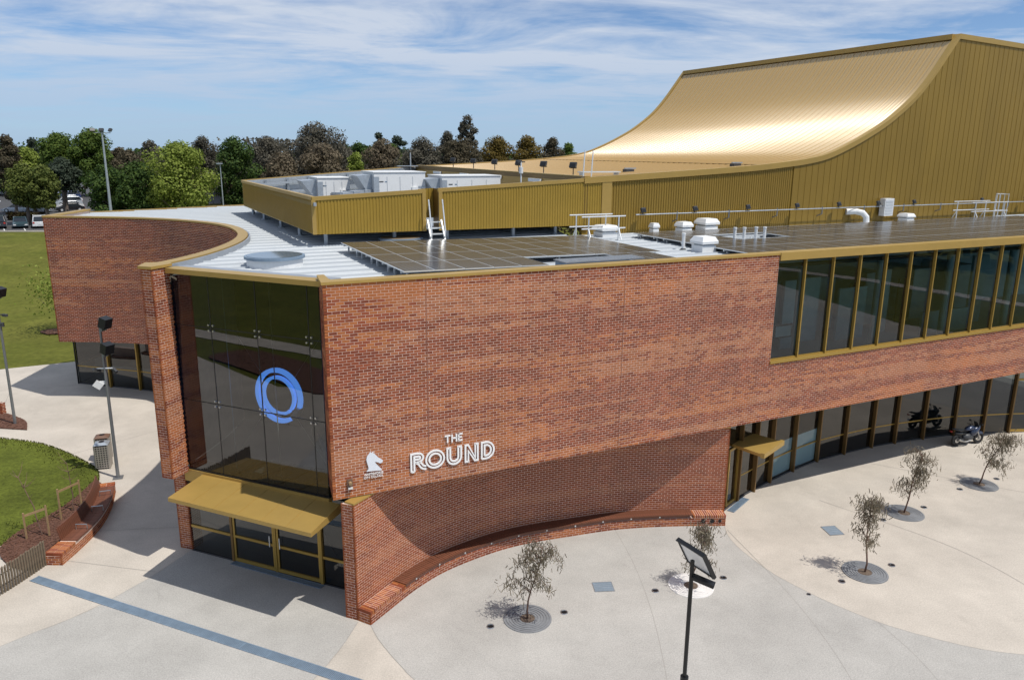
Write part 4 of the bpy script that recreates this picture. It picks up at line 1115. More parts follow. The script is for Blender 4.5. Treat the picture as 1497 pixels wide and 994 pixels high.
for (a, b, h, lab) in ((U(3.0, 15.5), U(7.0, 15.2), 11.9, 'flat galvanised duct run at the front of the roof deck'), (U(4.6, 17.6), U(6.9, 19.0), 12.1, 'galvanised duct sloping up to the largest air handler')):
    d = empty('air_duct', (*a, 10.93)); tag(d, lab, 'duct')
    L_ = (b[0] - a[0], b[1] - a[1]); mb = MB(); mb.beam((0, 0, h - 10.93 - 0.25), (L_[0], L_[1], h - 10.93 - 0.1), 0.7, 0.42); mb.build('duct_run', 'galv', d)
    for t in (0.05, 0.35, 0.65, 0.95):
        mb = MB(); mb.beam((L_[0] * t, L_[1] * t, 0), (L_[0] * t, L_[1] * t, h - 10.93 - 0.4), 0.06, 0.06); mb.build('support', 'galv', d)
        mb = MB(); q = (L_[0] * t, L_[1] * t, h - 10.93 - 0.25 + 0.15 * t); dd2 = Vector((L_[0], L_[1], 0.15)).normalized() * 0.02
        mb.beam(Vector(q) - dd2, Vector(q) + dd2, 0.78, 0.5); mb.build('flange', 'galv', d)
# ---- floodlights and batten lamps
def flood(loc, rz, label, group, post=0.25, size=0.26):
    e = empty('floodlight', loc, rz); tag(e, label, 'floodlight', group)
    mb = MB(); mb.tube([(0, 0, 0), (0, 0, post)], 0.025, 6); mb.build('stem', 'dark_grey', e)
    mb = MB(); tl = Matrix.Rotation(R(-25), 3, 'X')
    mb.box((0, -0.03, post + size * 0.45), (size, 0.10, size * 0.75), 0, tl); mb.build('lamp_head', 'dark_grey', e)
    mb = MB(); mb.box((0, -0.09, post + size * 0.42), (size * 0.8, 0.02, size * 0.55), 0, tl); mb.build('lens', 'black_metal', e)
    mb = MB(); mb.box((0, 0.03, post + 0.02), (size * 0.9, 0.03, 0.04)); mb.build('bracket', 'dark_grey', e)
    return e
ords = ['first', 'second', 'third', 'fourth', 'fifth', 'sixth', 'seventh', 'eighth', 'ninth', 'tenth']
for k, t in enumerate((0.69, 0.55, 0.42, 0.29, 0.17, 0.045)):
    p = D4 + (D3 - D4) * t; flood((p[0], p[1], 13.09 + 0.07 * t), R(-30), f'{ords[k]} floodlight from the left on the low parapet above the plant deck', 'floodlights on the parapet of the gold roof', 0.3, 0.36)
for k, t in enumerate((0.80, 0.60, 0.40, 0.20)):
    p = D4 + (D3 - D4) * t + np.array([-0.12, -0.05])
    mb = MB(); mb.box((0, 0, 0), (1.3, 0.12, 0.16)); o = mb.build('batten_lamp', 'white_paint', loc=(p[0], p[1], 12.72), rz=math.atan2(D3[1] - D4[1], D3[0] - D4[0]))
    tag(o, f'{ords[k]} white batten lamp from the left on the dark gold wall', 'lamp', 'batten lamps on the plant deck wall')
RAILZ = 11.22
rail = empty('wall_rail', S(15, -0.35, 10.3)); tag(rail, 'long steel conduit rail in front of the gold hall wall', 'rail')
def rl(p): return (p[0] - S(15, -0.35)[0], p[1] - S(15, -0.35)[1], p[2] - 10.3)
mb = MB(); mb.tube([rl(S(15.5, -0.35, RAILZ)), rl(S(54, -0.35, RAILZ))], 0.03, 6); mb.build('pipe', 'galv', rail)
for q in np.arange(18.0, 53, 3.35):
    mb = MB(); mb.tube([rl(S(q, -0.35, RAILZ + 0.1)), rl(S(q, -0.35, RAILZ - 0.30)), rl(S(q, -0.02, RAILZ - 0.42))], 0.035, 6); mb.build('rail_bracket', 'pole_grey', rail)
for k, q in enumerate((15.9, 19.1, 22.6, 26.1, 29.3, 32.5, 35.6, 42.0, 46.5)):
    flood(S(q, -0.35, RAILZ + 0.02), RZ2 + R(15), f'{ords[k]} small floodlight from the left on the hall wall rail', 'floodlights on the hall wall rail', 0.06, 0.3)
# ladder up to the gold roof
def rail_ladder(name, a, b, gap, n, label):
    e = empty(name, a); tag(e, label, 'ladder'); v = Vector(b) - Vector(a); g = Vector(gap)
    for o_ in (Vector((0, 0, 0)), g):
        mb = MB(); mb.tube([o_, o_ + v], 0.03, 6); mb.build('stile', 'alu', e)
    for k in range(n):
        q = v * ((k + 0.6) / (n + 0.4) * 0.6); mb = MB(); mb.tube([q, q + g], 0.02, 6); mb.build('rung', 'alu', e)
    return e
rail_ladder('roof_ladder', S(12.6, 0.05, 11.6), S(12.9, 0.3, 14.25), (0.45 * ES[0], 0.45 * ES[1], 0), 7, 'leaning aluminium ladder rails rising over the gold parapet')
pk = empty('roof_platform', S(14.3, 1.2, 13.0)); tag(pk, 'small steel landing platform on the gold roof beside ladder', 'platform')
mb = MB(); mb.box((0, 0, 0.22), (2.2, 0.5, 0.05), RZ2); mb.build('tread', 'alu', pk)
for k in (-1, 1):
    mb = MB(); mb.box((k * 1.0 * math.cos(RZ2), k * 1.0 * math.sin(RZ2), 0.1), (0.06, 0.4, 0.22), RZ2); mb.build('leg', 'alu', pk)
# little hatches on the gold roof
for (q, t, lab) in ((17.4, 3.2, 'grey vent box lying on the flat part of gold roof'), (23.3, 1.6, 'grey anchor box at the foot of the gold ramp')):
    e = empty('roof_vent', S(q, t, prof(q) - 0.05), RZ2); tag(e, lab, 'vent')
    mb = MB(); mb.box((0, 0, 0.08), (0.5, 0.35, 0.16)); mb.build('box', 'dark_grey', e); mb = MB(); mb.box((0.1, 0, 0.2), (0.7, 0.12, 0.06)); mb.build('cap', 'galv', e)
mst = empty('weather_mast', S(10.9, 3.0, 10.92)); tag(mst, 'short white weather mast behind the ribbed gold screen', 'mast')
mb = MB(); mb.tube([(0, 0, 0), (0, 0, 2.75)], 0.035, 8); mb.build('pole', 'white_paint', mst); mb = MB(); mb.cyl((0, 0, 2.2), 0.1, 0.3, 10); mb.build('sensor', 'white_paint', mst); mb = MB(); mb.box((0, 0, 2.75), (0.4, 0.06, 0.06), RZ2); mb.build('crossbar', 'dark_grey', mst)
ant = empty('antenna_mast', (float(D3[0]) - 0.3, float(D3[1]) - 0.6, 10.92)); tag(ant, 'thin antenna mast at the far corner of plant deck', 'mast')
mb = MB(); mb.tube([(0, 0, 0), (0, 0, 3.1)], 0.05, 6); mb.build('pole', 'galv', ant); mb = MB(); mb.box((0, 0, 2.15), (2.0, 0.4, 0.06), RZ2); mb.build('arm', 'galv', ant)
# step ladder at the gate
la = empty('step_ladder', (*U(6.75, 9.55), 10.31), RZ); tag(la, 'white step ladder climbing to the gap in the gold screen', 'ladder')
for x in (0.0, 0.62):
    mb = MB(); mb.beam((x, 0, 0), (x, 0.55, 0.95), 0.05, 0.12); mb.build('stringer', 'alu', la)
    mb = MB(); mb.tube([(x, 0.1, 0.1), (x, 0.02, 0.5), (x, 0.35, 1.85)], 0.03, 6); mb.build('handrail', 'alu', la)
for k in range(4):
    mb = MB(); mb.box((0.31, 0.08 + k * 0.155, 0.16 + k * 0.24), (0.58, 0.2, 0.04)); mb.build('tread', 'alu', la)
# guard rails
def guard(loc, rz, L_, D_, label, cage=False):
    e = empty('guard_rail', loc, rz); tag(e, label, 'guard rail')
    for (x, y) in ((0, 0), (L_, 0), (0, D_), (L_, D_)):
        mb = MB(); mb.tube([(x, y, 0.02), (x, y, 1.08)], 0.032, 8); mb.build('post', 'alu', e)
        mb = MB(); mb.beam((x, y - 0.28 if y == 0 else y + 0.28, 0.04), (x, y, 0.55), 0.04, 0.04); mb.build('brace', 'alu', e)
    for y in (0, D_):
        for z in (0.55, 1.08):
            mb = MB(); mb.tube([(-0.35, y, z), (L_ + 0.35, y, z)], 0.03, 8); mb.build('rail', 'alu', e)
    if cage:
        for k in range(7):
            a = math.pi * k / 6; mb = MB(); mb.tube([(L_ + 0.75 - 0.42 * math.cos(a), D_ * 0.5 + 0.45 * math.sin(a), 0.0), (L_ + 0.75 - 0.42 * math.cos(a), D_ * 0.5 + 0.45 * math.sin(a), 1.55)], 0.022, 6); mb.build('cage_bar', 'alu', e)
        for z in (0.5, 1.0, 1.5):
            mb = MB(); mb.tube([(L_ + 0.75 - 0.42 * math.cos(math.pi * k / 6), D_ * 0.5 + 0.45 * math.sin(math.pi * k / 6), z) for k in range(7)], 0.025, 6); mb.build('cage_hoop', 'alu', e)
guard((*U(13.55, 8.0), 10.30), RZ - R(2), 1.55, 1.15, 'white guard rail standing between the two solar arrays')
guard((*U(41.3, 8.75), 10.30), RZ - R(2), 2.6, 1.2, 'white guard rail with caged ladder by the hall wall', True)
# roof ventilators
def cowl(u, v, r, h, label):
    e = empty('roof_ventilator', (*U(u, v), 10.30), RZ); tag(e, label, 'vent', 'white roof ventilators')
    mb = MB(); mb.box((0, 0, h * 0.22), (r * 1.7, r * 1.7, h * 0.44)); mb.build('curb', 'white_paint', e)
    mb = MB(); mb.box((0, 0, h * 0.5), (r * 1.4, r * 1.4, h * 0.14)); mb.build('neck', 'galv', e)
    mb = MB(); mb.prism([(-r, -r), (r, -r), (r, r), (-r, r)], h * 0.56, h * 0.7); mb.hexa([(-r * 1.02, -r * 1.02, h * .7), (r * 1.02, -r * 1.02, h * .7), (r * 1.02, r * 1.02, h * .7), (-r * 1.02, r * 1.02, h * .7), (-r * .75, -r * .75, h), (r * .75, -r * .75, h), (r * .75, r * .75, h), (-r * .75, r * .75, h)]); mb.build('cowl', 'white_paint', e)
cowl(15.35, 9.4, 0.48, 0.55, 'square white roof ventilator behind the guard rail')
cowl(16.0, 3.1, 0.40, 0.62, 'white roof ventilator nearest the brick parapet beside the solar panels')
cowl(20.0, 9.5, 0.34, 0.55, 'middle white roof ventilator of the pair behind solar panels')
cowl(21.6, 9.7, 0.46, 0.65, 'larger white roof ventilator of the pair behind the solar panels')
cowl(18.5, 9.9, 0.2, 0.5, 'smallest white roof ventilator at the foot of gold wall')
cowl(36.6, 9.8, 0.36, 0.5, 'white roof ventilator below the wall mounted air conditioner')
for k, (u, v, h) in enumerate(((15.6, 3.9, 0.62), (19.45, 5.2, 0.6), (19.9, 5.1, 0.6), (20.4, 4.9, 0.62), (21.1, 5.1, 0.58))):
    e = empty('vent_pipe', (*U(u, v), 10.30)); tag(e, ['lone white vent pipe left of the right hand solar array', 'leftmost white vent pipe in the gap among solar panels', 'second white vent pipe in the gap among solar panels', 'third white vent pipe in the gap among solar panels', 'rightmost white vent pipe in the gap among solar panels'][k], 'pipe', 'white vent pipes through the roof')
    mb = MB(); mb.cyl((0, 0, 0), 0.07, h, 10); mb.build('pipe', 'white_paint', e); mb = MB(); mb.cyl((0, 0, 0), 0.15, 0.06, 10, 0.09); mb.build('boot', 'rubber', e); mb = MB(); mb.cyl((0, 0, h), 0.085, 0.07, 10); mb.build('cap', 'white_paint', e)
dc = empty('elbow_duct', (*S(31.2, -0.3), 10.30), RZ2); tag(dc, 'curved white duct dropping onto the roof by gold wall', 'duct')
mb = MB(); mb.tube([(-0.9, 0.25, 0.66), (-0.4, 0.0, 0.68), (-0.12, -0.25, 0.6), (0.02, -0.4, 0.38), (0.02, -0.45, 0.0)], 0.17, 12); mb.build('bend', 'white_paint', dc); mb = MB(); mb.box((0.02, -0.45, 0.04), (0.45, 0.45, 0.08)); mb.build('base', 'white_paint', dc)
ac = empty('wall_air_conditioner', S(33.3, -0.32, 10.55), RZ2); tag(ac, 'white louvred box mounted on the gold hall wall', 'air conditioner')
mb = MB(); mb.box((0, 0, 0.62), (0.75, 0.36, 1.0)); mb.build('casing', 'white_paint', ac)
for k in range(5):
    mb = MB(); mb.box((0, -0.19, 0.28 + k * 0.17), (0.62, 0.02, 0.1)); mb.build('louvre', 'alu', ac)
# skylights
def skylight(u, v, ru, rv, z, label, m='skylight'):
    e = empty('skylight', (*U(u, v), 10.30), RZ); tag(e, label, 'skylight'); n = 40
    mb = MB(); ring = lambda k_, s: [(ru * s * math.cos(2 * math.pi * i / n), rv * s * math.sin(2 * math.pi * i / n)) for i in range(n)]
    mb.prism(ring(0, 0.95), 0.0, z * 0.8); mb.build('curb', 'white_paint', e)
    mb = MB(); mb.prism(ring(0, 1.03), z * 0.75, z); mb.build('rim', 'grate_blue', e)
    mb = MB(); mb.prism(ring(0, 0.94), z, z + 0.015); mb.build('pane', m, e)
    return e
skylight(-0.35, 5.75, 0.98, 0.98, 0.36, 'round skylight with blue grey rim near the glass wall')
skylight(5.8, 10.9, 0.95, 0.75, 0.2, 'low oval skylight in front of the gold screen', 'timber_pale')
hs = empty('roof_hatch', (*U(9.9, 1.25), 10.30), RZ); tag(hs, 'long flat grey roof hatch in the gap of the left solar array', 'roof hatch')
mb = MB(); mb.box((0, 0, 0.12), (3.1, 0.75, 0.24)); mb.build('curb', 'grate_blue', hs); mb = MB(); mb.box((0, 0, 0.26), (3.2, 0.85, 0.04)); mb.build('cover', 'grate_grey', hs)
for k in range(24):
    mb = MB(); mb.box((-1.5 + k * 0.13, 0, 0.285), (0.03, 0.8, 0.012)); mb.build('cover_rib', 'galv', hs)
wk = MB()
for k, (u, v, ru) in enumerate(((6.9, 8.75, 5.2), (24.0, 9.2, 8.0))): wk.box((*U(u, v), 10.36), (ru, 0.5, 0.05), RZ)
o = wk.build('roof_walkway', 'white_paint', roof)

# ------------------------------------------------------------------ solar arrays
PW, PL = 0.992, 1.94
pm = MB(); pm.box((0, 0, 0.0), (PW - 0.016, PL - 0.016, 0.036)); me_fr = pm.mesh('panel_frame', 'alu')
pm = MB(); pm.add([(-PW / 2 + .02, -PL / 2 + .02, 0.0195), (PW / 2 - .02, -PL / 2 + .02, 0.0195), (PW / 2 - .02, PL / 2 - .02, 0.0195), (-PW / 2 + .02, PL / 2 - .02, 0.0195)], [(0, 1, 2, 3)]); me_ce = pm.mesh('solar_cells', 'solar_cells')
def solar(label, rows, zf):
    u_0, v_0 = rows[0][0], rows[0][1]
    e = empty('solar_array', (*U(u_0, v_0), 10.30), RZ); tag(e, label, 'solar array')
    for (u0, v0, n, skip) in rows:
        for k in range(n):
            if k in skip: continue
            u = u0 + (k + 0.5) * PW; v = v0 + PL / 2
            z0, z1, z2, z3 = zf(u - .5, v), zf(u + .5, v), zf(u, v - 1), zf(u, v + 1)
            f = link('solar_panel', me_fr, e, (u - u_0, v - v_0, zf(u, v) - 10.30)); f.rotation_euler = (math.atan2(z3 - z2, 2), -math.atan2(z1 - z0, 1), 0)
            c = link('cell_sheet', me_ce, f)
        for q in (0.35, 1.6):
            a, b = u0 + 0.02, u0 + n * PW - 0.02
            mb = MB(); mb.beam((a - u_0, v0 + q - v_0, zf(a, v0 + q) - 10.30 - 0.06), (b - u_0, v0 + q - v_0, zf(b, v0 + q) - 10.30 - 0.06), 0.05, 0.07); mb.build('mounting_rail', 'alu', e)
            for x in np.arange(a + 0.2, b, 1.6):
                mb = MB(); h = zf(x, v0 + q) - 10.30 - 0.09; mb.box((x - u_0, v0 + q - v_0, h / 2), (0.06, 0.05, h)); mb.build('mounting_foot', 'alu', e)
    return e
z1f = lambda u, v: 10.66 - 0.014 * (u - 2.5) + 0.004 * (v - 4)
solar('solar array on the white roof above the lettered brick wall', [(2.55, 0.50, 5, ()), (10.85, 0.50, 2, ()), (2.55, 2.46, 11, ()), (2.55, 4.42, 11, ()), (2.55, 6.38, 11, ())], z1f)
z2f = lambda u, v: 10.50 + 0.004 * (v - 4)
solar('long solar array on the roof behind the upper windows', [(16.25, 0.62, 29, ()), (16.25, 2.58, 29, ()), (16.25, 4.54, 29, (3, 4, 5)), (16.25, 6.50, 29, ())], z2f)

# ------------------------------------------------------------------ lettering on the brick wall
def stroke(pts, w, dep=0.05):
    P = np.array(pts, float)
    T = np.gradient(P, axis=0); T /= np.maximum(np.linalg.norm(T, axis=1)[:, None], 1e-9); N_ = np.stack([-T[:, 1], T[:, 0]], 1)
    if len(P) > 2:   # mitre
        for i in range(1, len(P) - 1):
            a = (P[i] - P[i - 1]) / np.linalg.norm(P[i] - P[i - 1]); b = (P[i + 1] - P[i]) / np.linalg.norm(P[i + 1] - P[i])
            na, nb = np.array([-a[1], a[0]]), np.array([-b[1], b[0]]); m_ = na + nb; m_ /= np.linalg.norm(m_); N_[i] = m_ / max(0.45, m_ @ na)
    A, Bq = P + N_ * w / 2, P - N_ * w / 2
    vs = []
    for y in (-dep, -dep + 0.03):
        vs += [(p[0], y, p[1]) for p in A] + [(p[0], y, p[1]) for p in Bq]
    n = len(P); fs = []
    for i in range(n - 1):
        fs += [(i, i + 1, n + i + 1, n + i), (2 * n + i, 3 * n + i, 3 * n + i + 1, 2 * n + i + 1), (i, 2 * n + i, 2 * n + i + 1, i + 1), (n + i, n + i + 1, 3 * n + i + 1, 3 * n + i)]
    fs += [(0, n, 3 * n, 2 * n), (n - 1, 3 * n - 1, 4 * n - 1, 2 * n - 1)]
    return vs, fs
def arcp(cx_, cz, rx, rz_, a0, a1, n=18): return [(cx_ + rx * math.cos(R(a0 + (a1 - a0) * i / n)), cz + rz_ * math.sin(R(a0 + (a1 - a0) * i / n))) for i in range(n + 1)]
def letter(parent, strokes, w, x, z):
    mb = MB()
    for s_ in strokes: mb.add(*stroke(s_, w))
    mb.build('letter', 'sign_white', parent, loc=(x, 0, z))
sg = empty('lettering_sign', (*U(2.43, 0), 4.44), RZ); tag(sg, 'white double line letters spelling THE ROUND on the brick wall', 'sign')
h = 0.62; w = 0.058
R_ = [[(0.03, 0), (0.03, h - 0.03), (0.26, h - 0.03)] + arcp(0.26, 0.445, 0.165, 0.145, 90, -90, 12)[1:] + [(0.16, 0.30)],
      [(0.13, 0), (0.13, h - 0.13), (0.26, h - 0.13)] + arcp(0.26, 0.445, 0.065, 0.05, 90, -90, 8)[1:] + [(0.16, 0.395)],
      [(0.03, 0.0), (0.13, 0.0)],
      [(0.17, 0.30)] + arcp(0.52, 0.36, 0.27, 0.33, 205, 270, 8), [(0.27, 0.30)] + arcp(0.52, 0.36, 0.17, 0.23, 205, 270, 8)]
O_ = [arcp(0.328, 0.31, 0.30, 0.285, 0, 360, 40), arcp(0.328, 0.31, 0.195, 0.185, 0, 360, 32)]
U_ = [[(0.03, h), (0.03, 0.27)] + arcp(0.266, 0.27, 0.236, 0.242, 180, 360, 20)[1:] + [(0.502, h)],
      [(0.13, h), (0.13, 0.27)] + arcp(0.266, 0.27, 0.136, 0.142, 180, 360, 16)[1:] + [(0.402, h)], [(0.03, h - 0.03), (0.13, h - 0.03)], [(0.402, h - 0.03), (0.502, h - 0.03)]]
N__ = [[(0.03, 0), (0.03, h - 0.03), (0.13, h - 0.03), (0.37, 0.12), (0.37, h)], [(0.13, 0), (0.13, h - 0.23), (0.355, 0.03), (0.46, 0.03), (0.46, h)], [(0.03, 0.03), (0.13, 0.03)], [(0.37, h - 0.03), (0.46, h - 0.03)]]
D_ = [[(0.03, 0.03), (0.03, h - 0.03), (0.19, h - 0.03)] + arcp(0.19, 0.31, 0.27, 0.28, 90, -90, 20)[1:] + [(0.03, 0.03)],
      [(0.13, 0.13), (0.13, h - 0.13), (0.19, h - 0.13)] + arcp(0.19, 0.31, 0.165, 0.18, 90, -90, 16)[1:] + [(0.13, 0.13)]]
for (L_, x) in ((R_, 0.0), (O_, 0.49), (U_, 1.20), (N__, 1.82), (D_, 2.39)): letter(sg, L_, w, x, 0)
for (L_, x) in (([[(0, .23), (.19, .23)], [(.095, .23), (.095, 0)]], 1.15), ([[(.02, 0), (.02, .255)], [(.17, 0), (.17, .255)], [(.02, .128), (.17, .128)]], 1.375), ([[(.02, 0), (.02, .255)], [(.0, .232), (.15, .232)], [(.0, .128), (.13, .128)], [(.0, .022), (.15, .022)]], 1.60)):
    letter(sg, L_, 0.046, x, 0.78)
horse = [(1.04, 4.722), (1.09, 4.768), (1.11, 4.821), (1.09, 4.925), (1.06, 5.032), (1.05, 5.121), (1.07, 5.196), (1.11, 5.246), (1.15, 5.293), (1.19, 5.347), (1.21, 5.29), (1.28, 5.327), (1.27, 5.271), (1.31, 5.251), (1.37, 5.183), (1.41, 5.126), (1.48, 5.069), (1.55, 5.017), (1.56, 4.978), (1.52, 4.933), (1.47, 4.923), (1.42, 4.957), (1.36, 4.982), (1.31, 4.991), (1.34, 4.937), (1.41, 4.846), (1.53, 4.701), (1.5, 4.687), (1.26, 4.709)]
hsn = empty('council_sign', (*U(1.04, 0), 4.47), RZ); tag(hsn, 'pale horse head emblem above small white council lettering', 'sign')
mb = MB(); n = len(horse)
mb.add([(a - 1.04, -0.05, b - 4.47) for a, b in horse] + [(a - 1.04, -0.02, b - 4.47) for a, b in horse], [tuple(range(n)), tuple(range(2 * n - 1, n - 1, -1))] + [(i, n + i, n + (i + 1) % n, (i + 1) % n) for i in range(n)])
ho = mb.build('emblem', 'sign_silver', hsn)
bm = bmesh.new(); bm.from_mesh(ho.data); bmesh.ops.triangulate(bm, faces=[f for f in bm.faces if len(f.verts) > 4]); bm.to_mesh(ho.data); bm.free()
def text_mesh(body, width, parent, loc, m, name='lettering', thick=0.012):
    cu = bpy.data.curves.new('t', 'FONT'); cu.body = body; cu.size = 0.1; cu.extrude = thick; cu.offset = 0.0
    ob = bpy.data.objects.new('t', cu); COL.objects.link(ob)
    bpy.context.view_layer.update()
    me = bpy.data.meshes.new_from_object(ob.evaluated_get(bpy.context.evaluated_depsgraph_get()))
    bpy.data.objects.remove(ob)
    xs = [v.co.x for v in me.vertices]; k = width / (max(xs) - min(xs)); x0 = min(xs)
    me.transform(Matrix.Rotation(R(90), 4, 'X') @ Matrix.Diagonal((k, k, 1, 1)) @ Matrix.Translation((-x0, 0, 0)))
    me.materials.clear(); me.materials.append(MATS[m])
    return link(name, me, parent, loc)
text_mesh('WHITEHORSE', 0.60, hsn, (-0.08, -0.04, 0.115), 'sign_white'); text_mesh('CITY COUNCIL', 0.60, hsn, (-0.08, -0.04, 0.02), 'sign_white')
fx = empty('wall_fitting', (*U(0.52, 0), 4.25), RZ); tag(fx, 'small brick coloured fitting on the wall below the horse emblem', 'fitting')
mb = MB(); mb.box((0, -0.03, 0.17), (0.16, 0.06, 0.30)); mb.build('plate', 'bin_side', fx); mb = MB(); mb.tube([(0, -0.06, 0.22), (0, -0.14, 0.2)], 0.05, 10); mb.build('spout', 'timber_pale', fx); mb = MB(); mb.box((0, -0.08, 0.05), (0.14, 0.08, 0.05)); mb.build('bracket', 'alu', fx)
wc = empty('wall_camera', (-11.83, 25.30, 3.05)); tag(wc, 'white security camera on the brick column under the pier', 'camera')
mb = MB(); mb.box((0, 0, 0), (0.14, 0.3, 0.14), R(30)); mb.build('housing', 'white_paint', wc); mb = MB(); mb.tube([(0, 0, 0.05), (0.05, 0.2, 0.12)], 0.03, 6); mb.build('arm', 'white_paint', wc)

# ------------------------------------------------------------------ plaza furniture
def drain(a, b, wdt, label):
    a, b = np.array(a), np.array(b); L_ = float(np.linalg.norm(b - a)); e = empty('channel_drain', (*((a + b) / 2), 0.0), math.atan2(b[1] - a[1], b[0] - a[0])); tag(e, label, 'drain')
    mb = MB(); mb.box((0, 0, 0.006), (L_, wdt, 0.006)); mb.build('channel', 'dark_grey', e)
    for y in (-wdt / 2 + 0.015, wdt / 2 - 0.015):
        mb = MB(); mb.box((0, y, 0.014), (L_, 0.03, 0.02)); mb.build('edge_bar', 'grate_blue', e)
    mb = MB(); n = int(L_ / 0.055)
    for k in range(n): mb.box((-L_ / 2 + (k + 0.5) * L_ / n, 0, 0.015), (0.036, wdt - 0.06, 0.012))
    g = mb.build('grating_bars', 'grate_blue', e); g['kind'] = 'stuff'
    for q in np.arange(-L_ / 2 + 1, L_ / 2, 1.0):
        mb = MB(); mb.box((q, 0, 0.016), (0.018, wdt, 0.016)); mb.build('joint_bar', 'grate_blue', e)
drain((-16.13, 23.42), (-3.3, 17.9), 0.34, 'long blue grey channel drain crossing the entry paving')
drain((-9.81, 24.57), (-6.26, 23.02), 0.24, 'short blue grey drain at the foot of the entrance doors')
drain((8.95, 28.85), (9.95, 30.1), 0.3, 'short grey drain at the small side door')
def pit(cx_, cy_, w_, d_, rz, label):
    e = empty('pit_cover', (cx_, cy_, 0.005), rz); tag(e, label, 'pit cover', 'square pit covers in the plaza')
    mb = MB(); mb.box((0, 0, 0.004), (w_, d_, 0.012)); mb.build('lid', 'pit_cover', e)
    mb = MB()
    for (x, y, a, b) in ((0, d_ / 2, w_, .02), (0, -d_ / 2, w_, .02), (w_ / 2, 0, .02, d_), (-w_ / 2, 0, .02, d_)): mb.box((x, y, 0.009), (a, b, 0.01))
    mb.build('frame', 'grate_grey', e)
    for k in range(5):
        mb = MB(); mb.box((0, -d_ / 2 + (k + 0.5) * d_ / 5, 0.012), (w_ - .05, .012, 0.006)); mb.build('tread_bar', 'grate_blue', e)
pit(3.13, 23.18, 0.66, 0.56, R(5), 'square blue grey pit cover in the grey court near the curved bench')
pit(12.48, 27.29, 0.58, 0.70, R(8), 'square blue grey pit cover in the cream paving near the windows')

def quads(name, C, A, Bv, m, parent):
    n = len(C); V = np.stack([C - A - Bv, C + A - Bv, C + A + Bv, C - A + Bv], 1).reshape(-1, 3)
    me = bpy.data.meshes.new(name); me.vertices.add(4 * n); me.vertices.foreach_set('co', V.reshape(-1).astype(np.float32))
    me.loops.add(4 * n); me.loops.foreach_set('vertex_index', np.arange(4 * n)); me.polygons.add(n)
    me.polygons.foreach_set('loop_start', np.arange(0, 4 * n, 4)); me.polygons.foreach_set('loop_total', np.full(n, 4)); me.update(calc_edges=True); me.polygons.foreach_set('use_smooth', np.zeros(n, bool))
    me.materials.append(MATS[m]); return link(name, me, parent)
def unit(n):
    v = rng.normal(size=(n, 3)); return v / np.linalg.norm(v, axis=1)[:, None]
def perp(v):
    r = unit(len(v)); p = np.cross(v, r); return p / np.maximum(np.linalg.norm(p, axis=1)[:, None], 1e-6)

def young_tree(x, y, hgt, lean, label, grate, seed, nleaf=1500, wide=1.0):
    r_ = random.Random(seed); e = empty('young_eucalyptus', (x, y, 0.0)); tag(e, label, 'tree', 'young eucalyptus trees in the plaza')
    tp = [Vector((0, 0, 0.02))]
    for k in range(1, 9):
        t = k / 8; tp.append(Vector((lean[0] * t ** 1.4 + 0.05 * math.sin(t * 7 + seed), lean[1] * t ** 1.4 + 0.05 * math.cos(t * 6 + seed), hgt * t * 0.94)))
    mb = MB(); mb.tube(tp, [0.034 - 0.0032 * k for k in range(9)], 7); mb.build('trunk', 'bark', e, True)
    def at_(t):
        f = t * 8; i = min(7, int(f)); return tp[i].lerp(tp[i + 1], f - i)
    bmb = MB(); C = []
    for k in range(24):
        t = r_.uniform(0.30, 1.0); p = at_(t); a = r_.uniform(0, 6.28); ln = r_.uniform(0.35, 0.95) * wide * (1.15 - 0.55 * t)
        e1 = p + Vector((math.cos(a) * ln * 0.55, math.sin(a) * ln * 0.55, ln * 0.5)); e2 = p + Vector((math.cos(a) * ln, math.sin(a) * ln, ln * r_.uniform(0.05, 0.45)))
        bmb.tube([p, e1, e2], [0.012, 0.008, 0.004], 5)
        for q in range(16):
            u_ = r_.uniform(0.25, 1.05); c = (p.lerp(e1, u_ * 2) if u_ < 0.5 else e1.lerp(e2, u_ * 2 - 1)); C.append(c)
    for q in range(30): C.append(at_(r_.uniform(0.7, 1.0)))
    bmb.build('branch', 'bark', e)
    C = np.array([tuple(c) for c in C]); idx = rng.integers(0, len(C), nleaf)
    c = C[idx] + rng.normal(size=(nleaf, 3)) * np.array([0.11, 0.11, 0.12]) - np.array([0, 0, 0.05])
    d = np.array([0, 0, -1.0]) + rng.normal(size=(nleaf, 3)) * 0.5; d /= np.linalg.norm(d, axis=1)[:, None]
    sz = rng.uniform(0.05, 0.09, (nleaf, 1)); quads('foliage', c, perp(d) * sz * 0.15, d * sz, 'leaf_euc', e)
    # cast iron grate of rings round the tree
    g = empty('tree_grate', (x, y, 0.0)); tag(g, grate[1], 'tree grate', 'round tree grates in the plaza'); gm = grate[0]
    mb = MB(); mb.cyl((0, 0, 0.005), 0.76, 0.006, 48); mb.build('base_plate', 'grate_grey' if gm != 'grate_white' else gm, g)
    for k in range(6):
        ra, rb = 0.25 + k * 0.088, 0.25 + k * 0.088 + 0.062; mb = MB(); vs = []; fs = []; n_ = 48
        for i in range(n_):
            c_, s_ = math.cos(2 * math.pi * i / n_), math.sin(2 * math.pi * i / n_); vs += [(ra * c_, ra * s_, 0.011), (rb * c_, rb * s_, 0.011), (rb * c_, rb * s_, 0.026), (ra * c_, ra * s_, 0.026)]
        for i in range(n_):
            for q in range(4): fs.append((4 * i + q, 4 * ((i + 1) % n_) + q, 4 * ((i + 1) % n_) + (q + 1) % 4, 4 * i + (q + 1) % 4))
        mb.add(vs, fs); mb.build('grate_ring', gm, g)
    mb = MB(); mb.cyl((0, 0, 0.012), 0.23, 0.01, 24); mb.build('soil', 'soil', g)
    return e
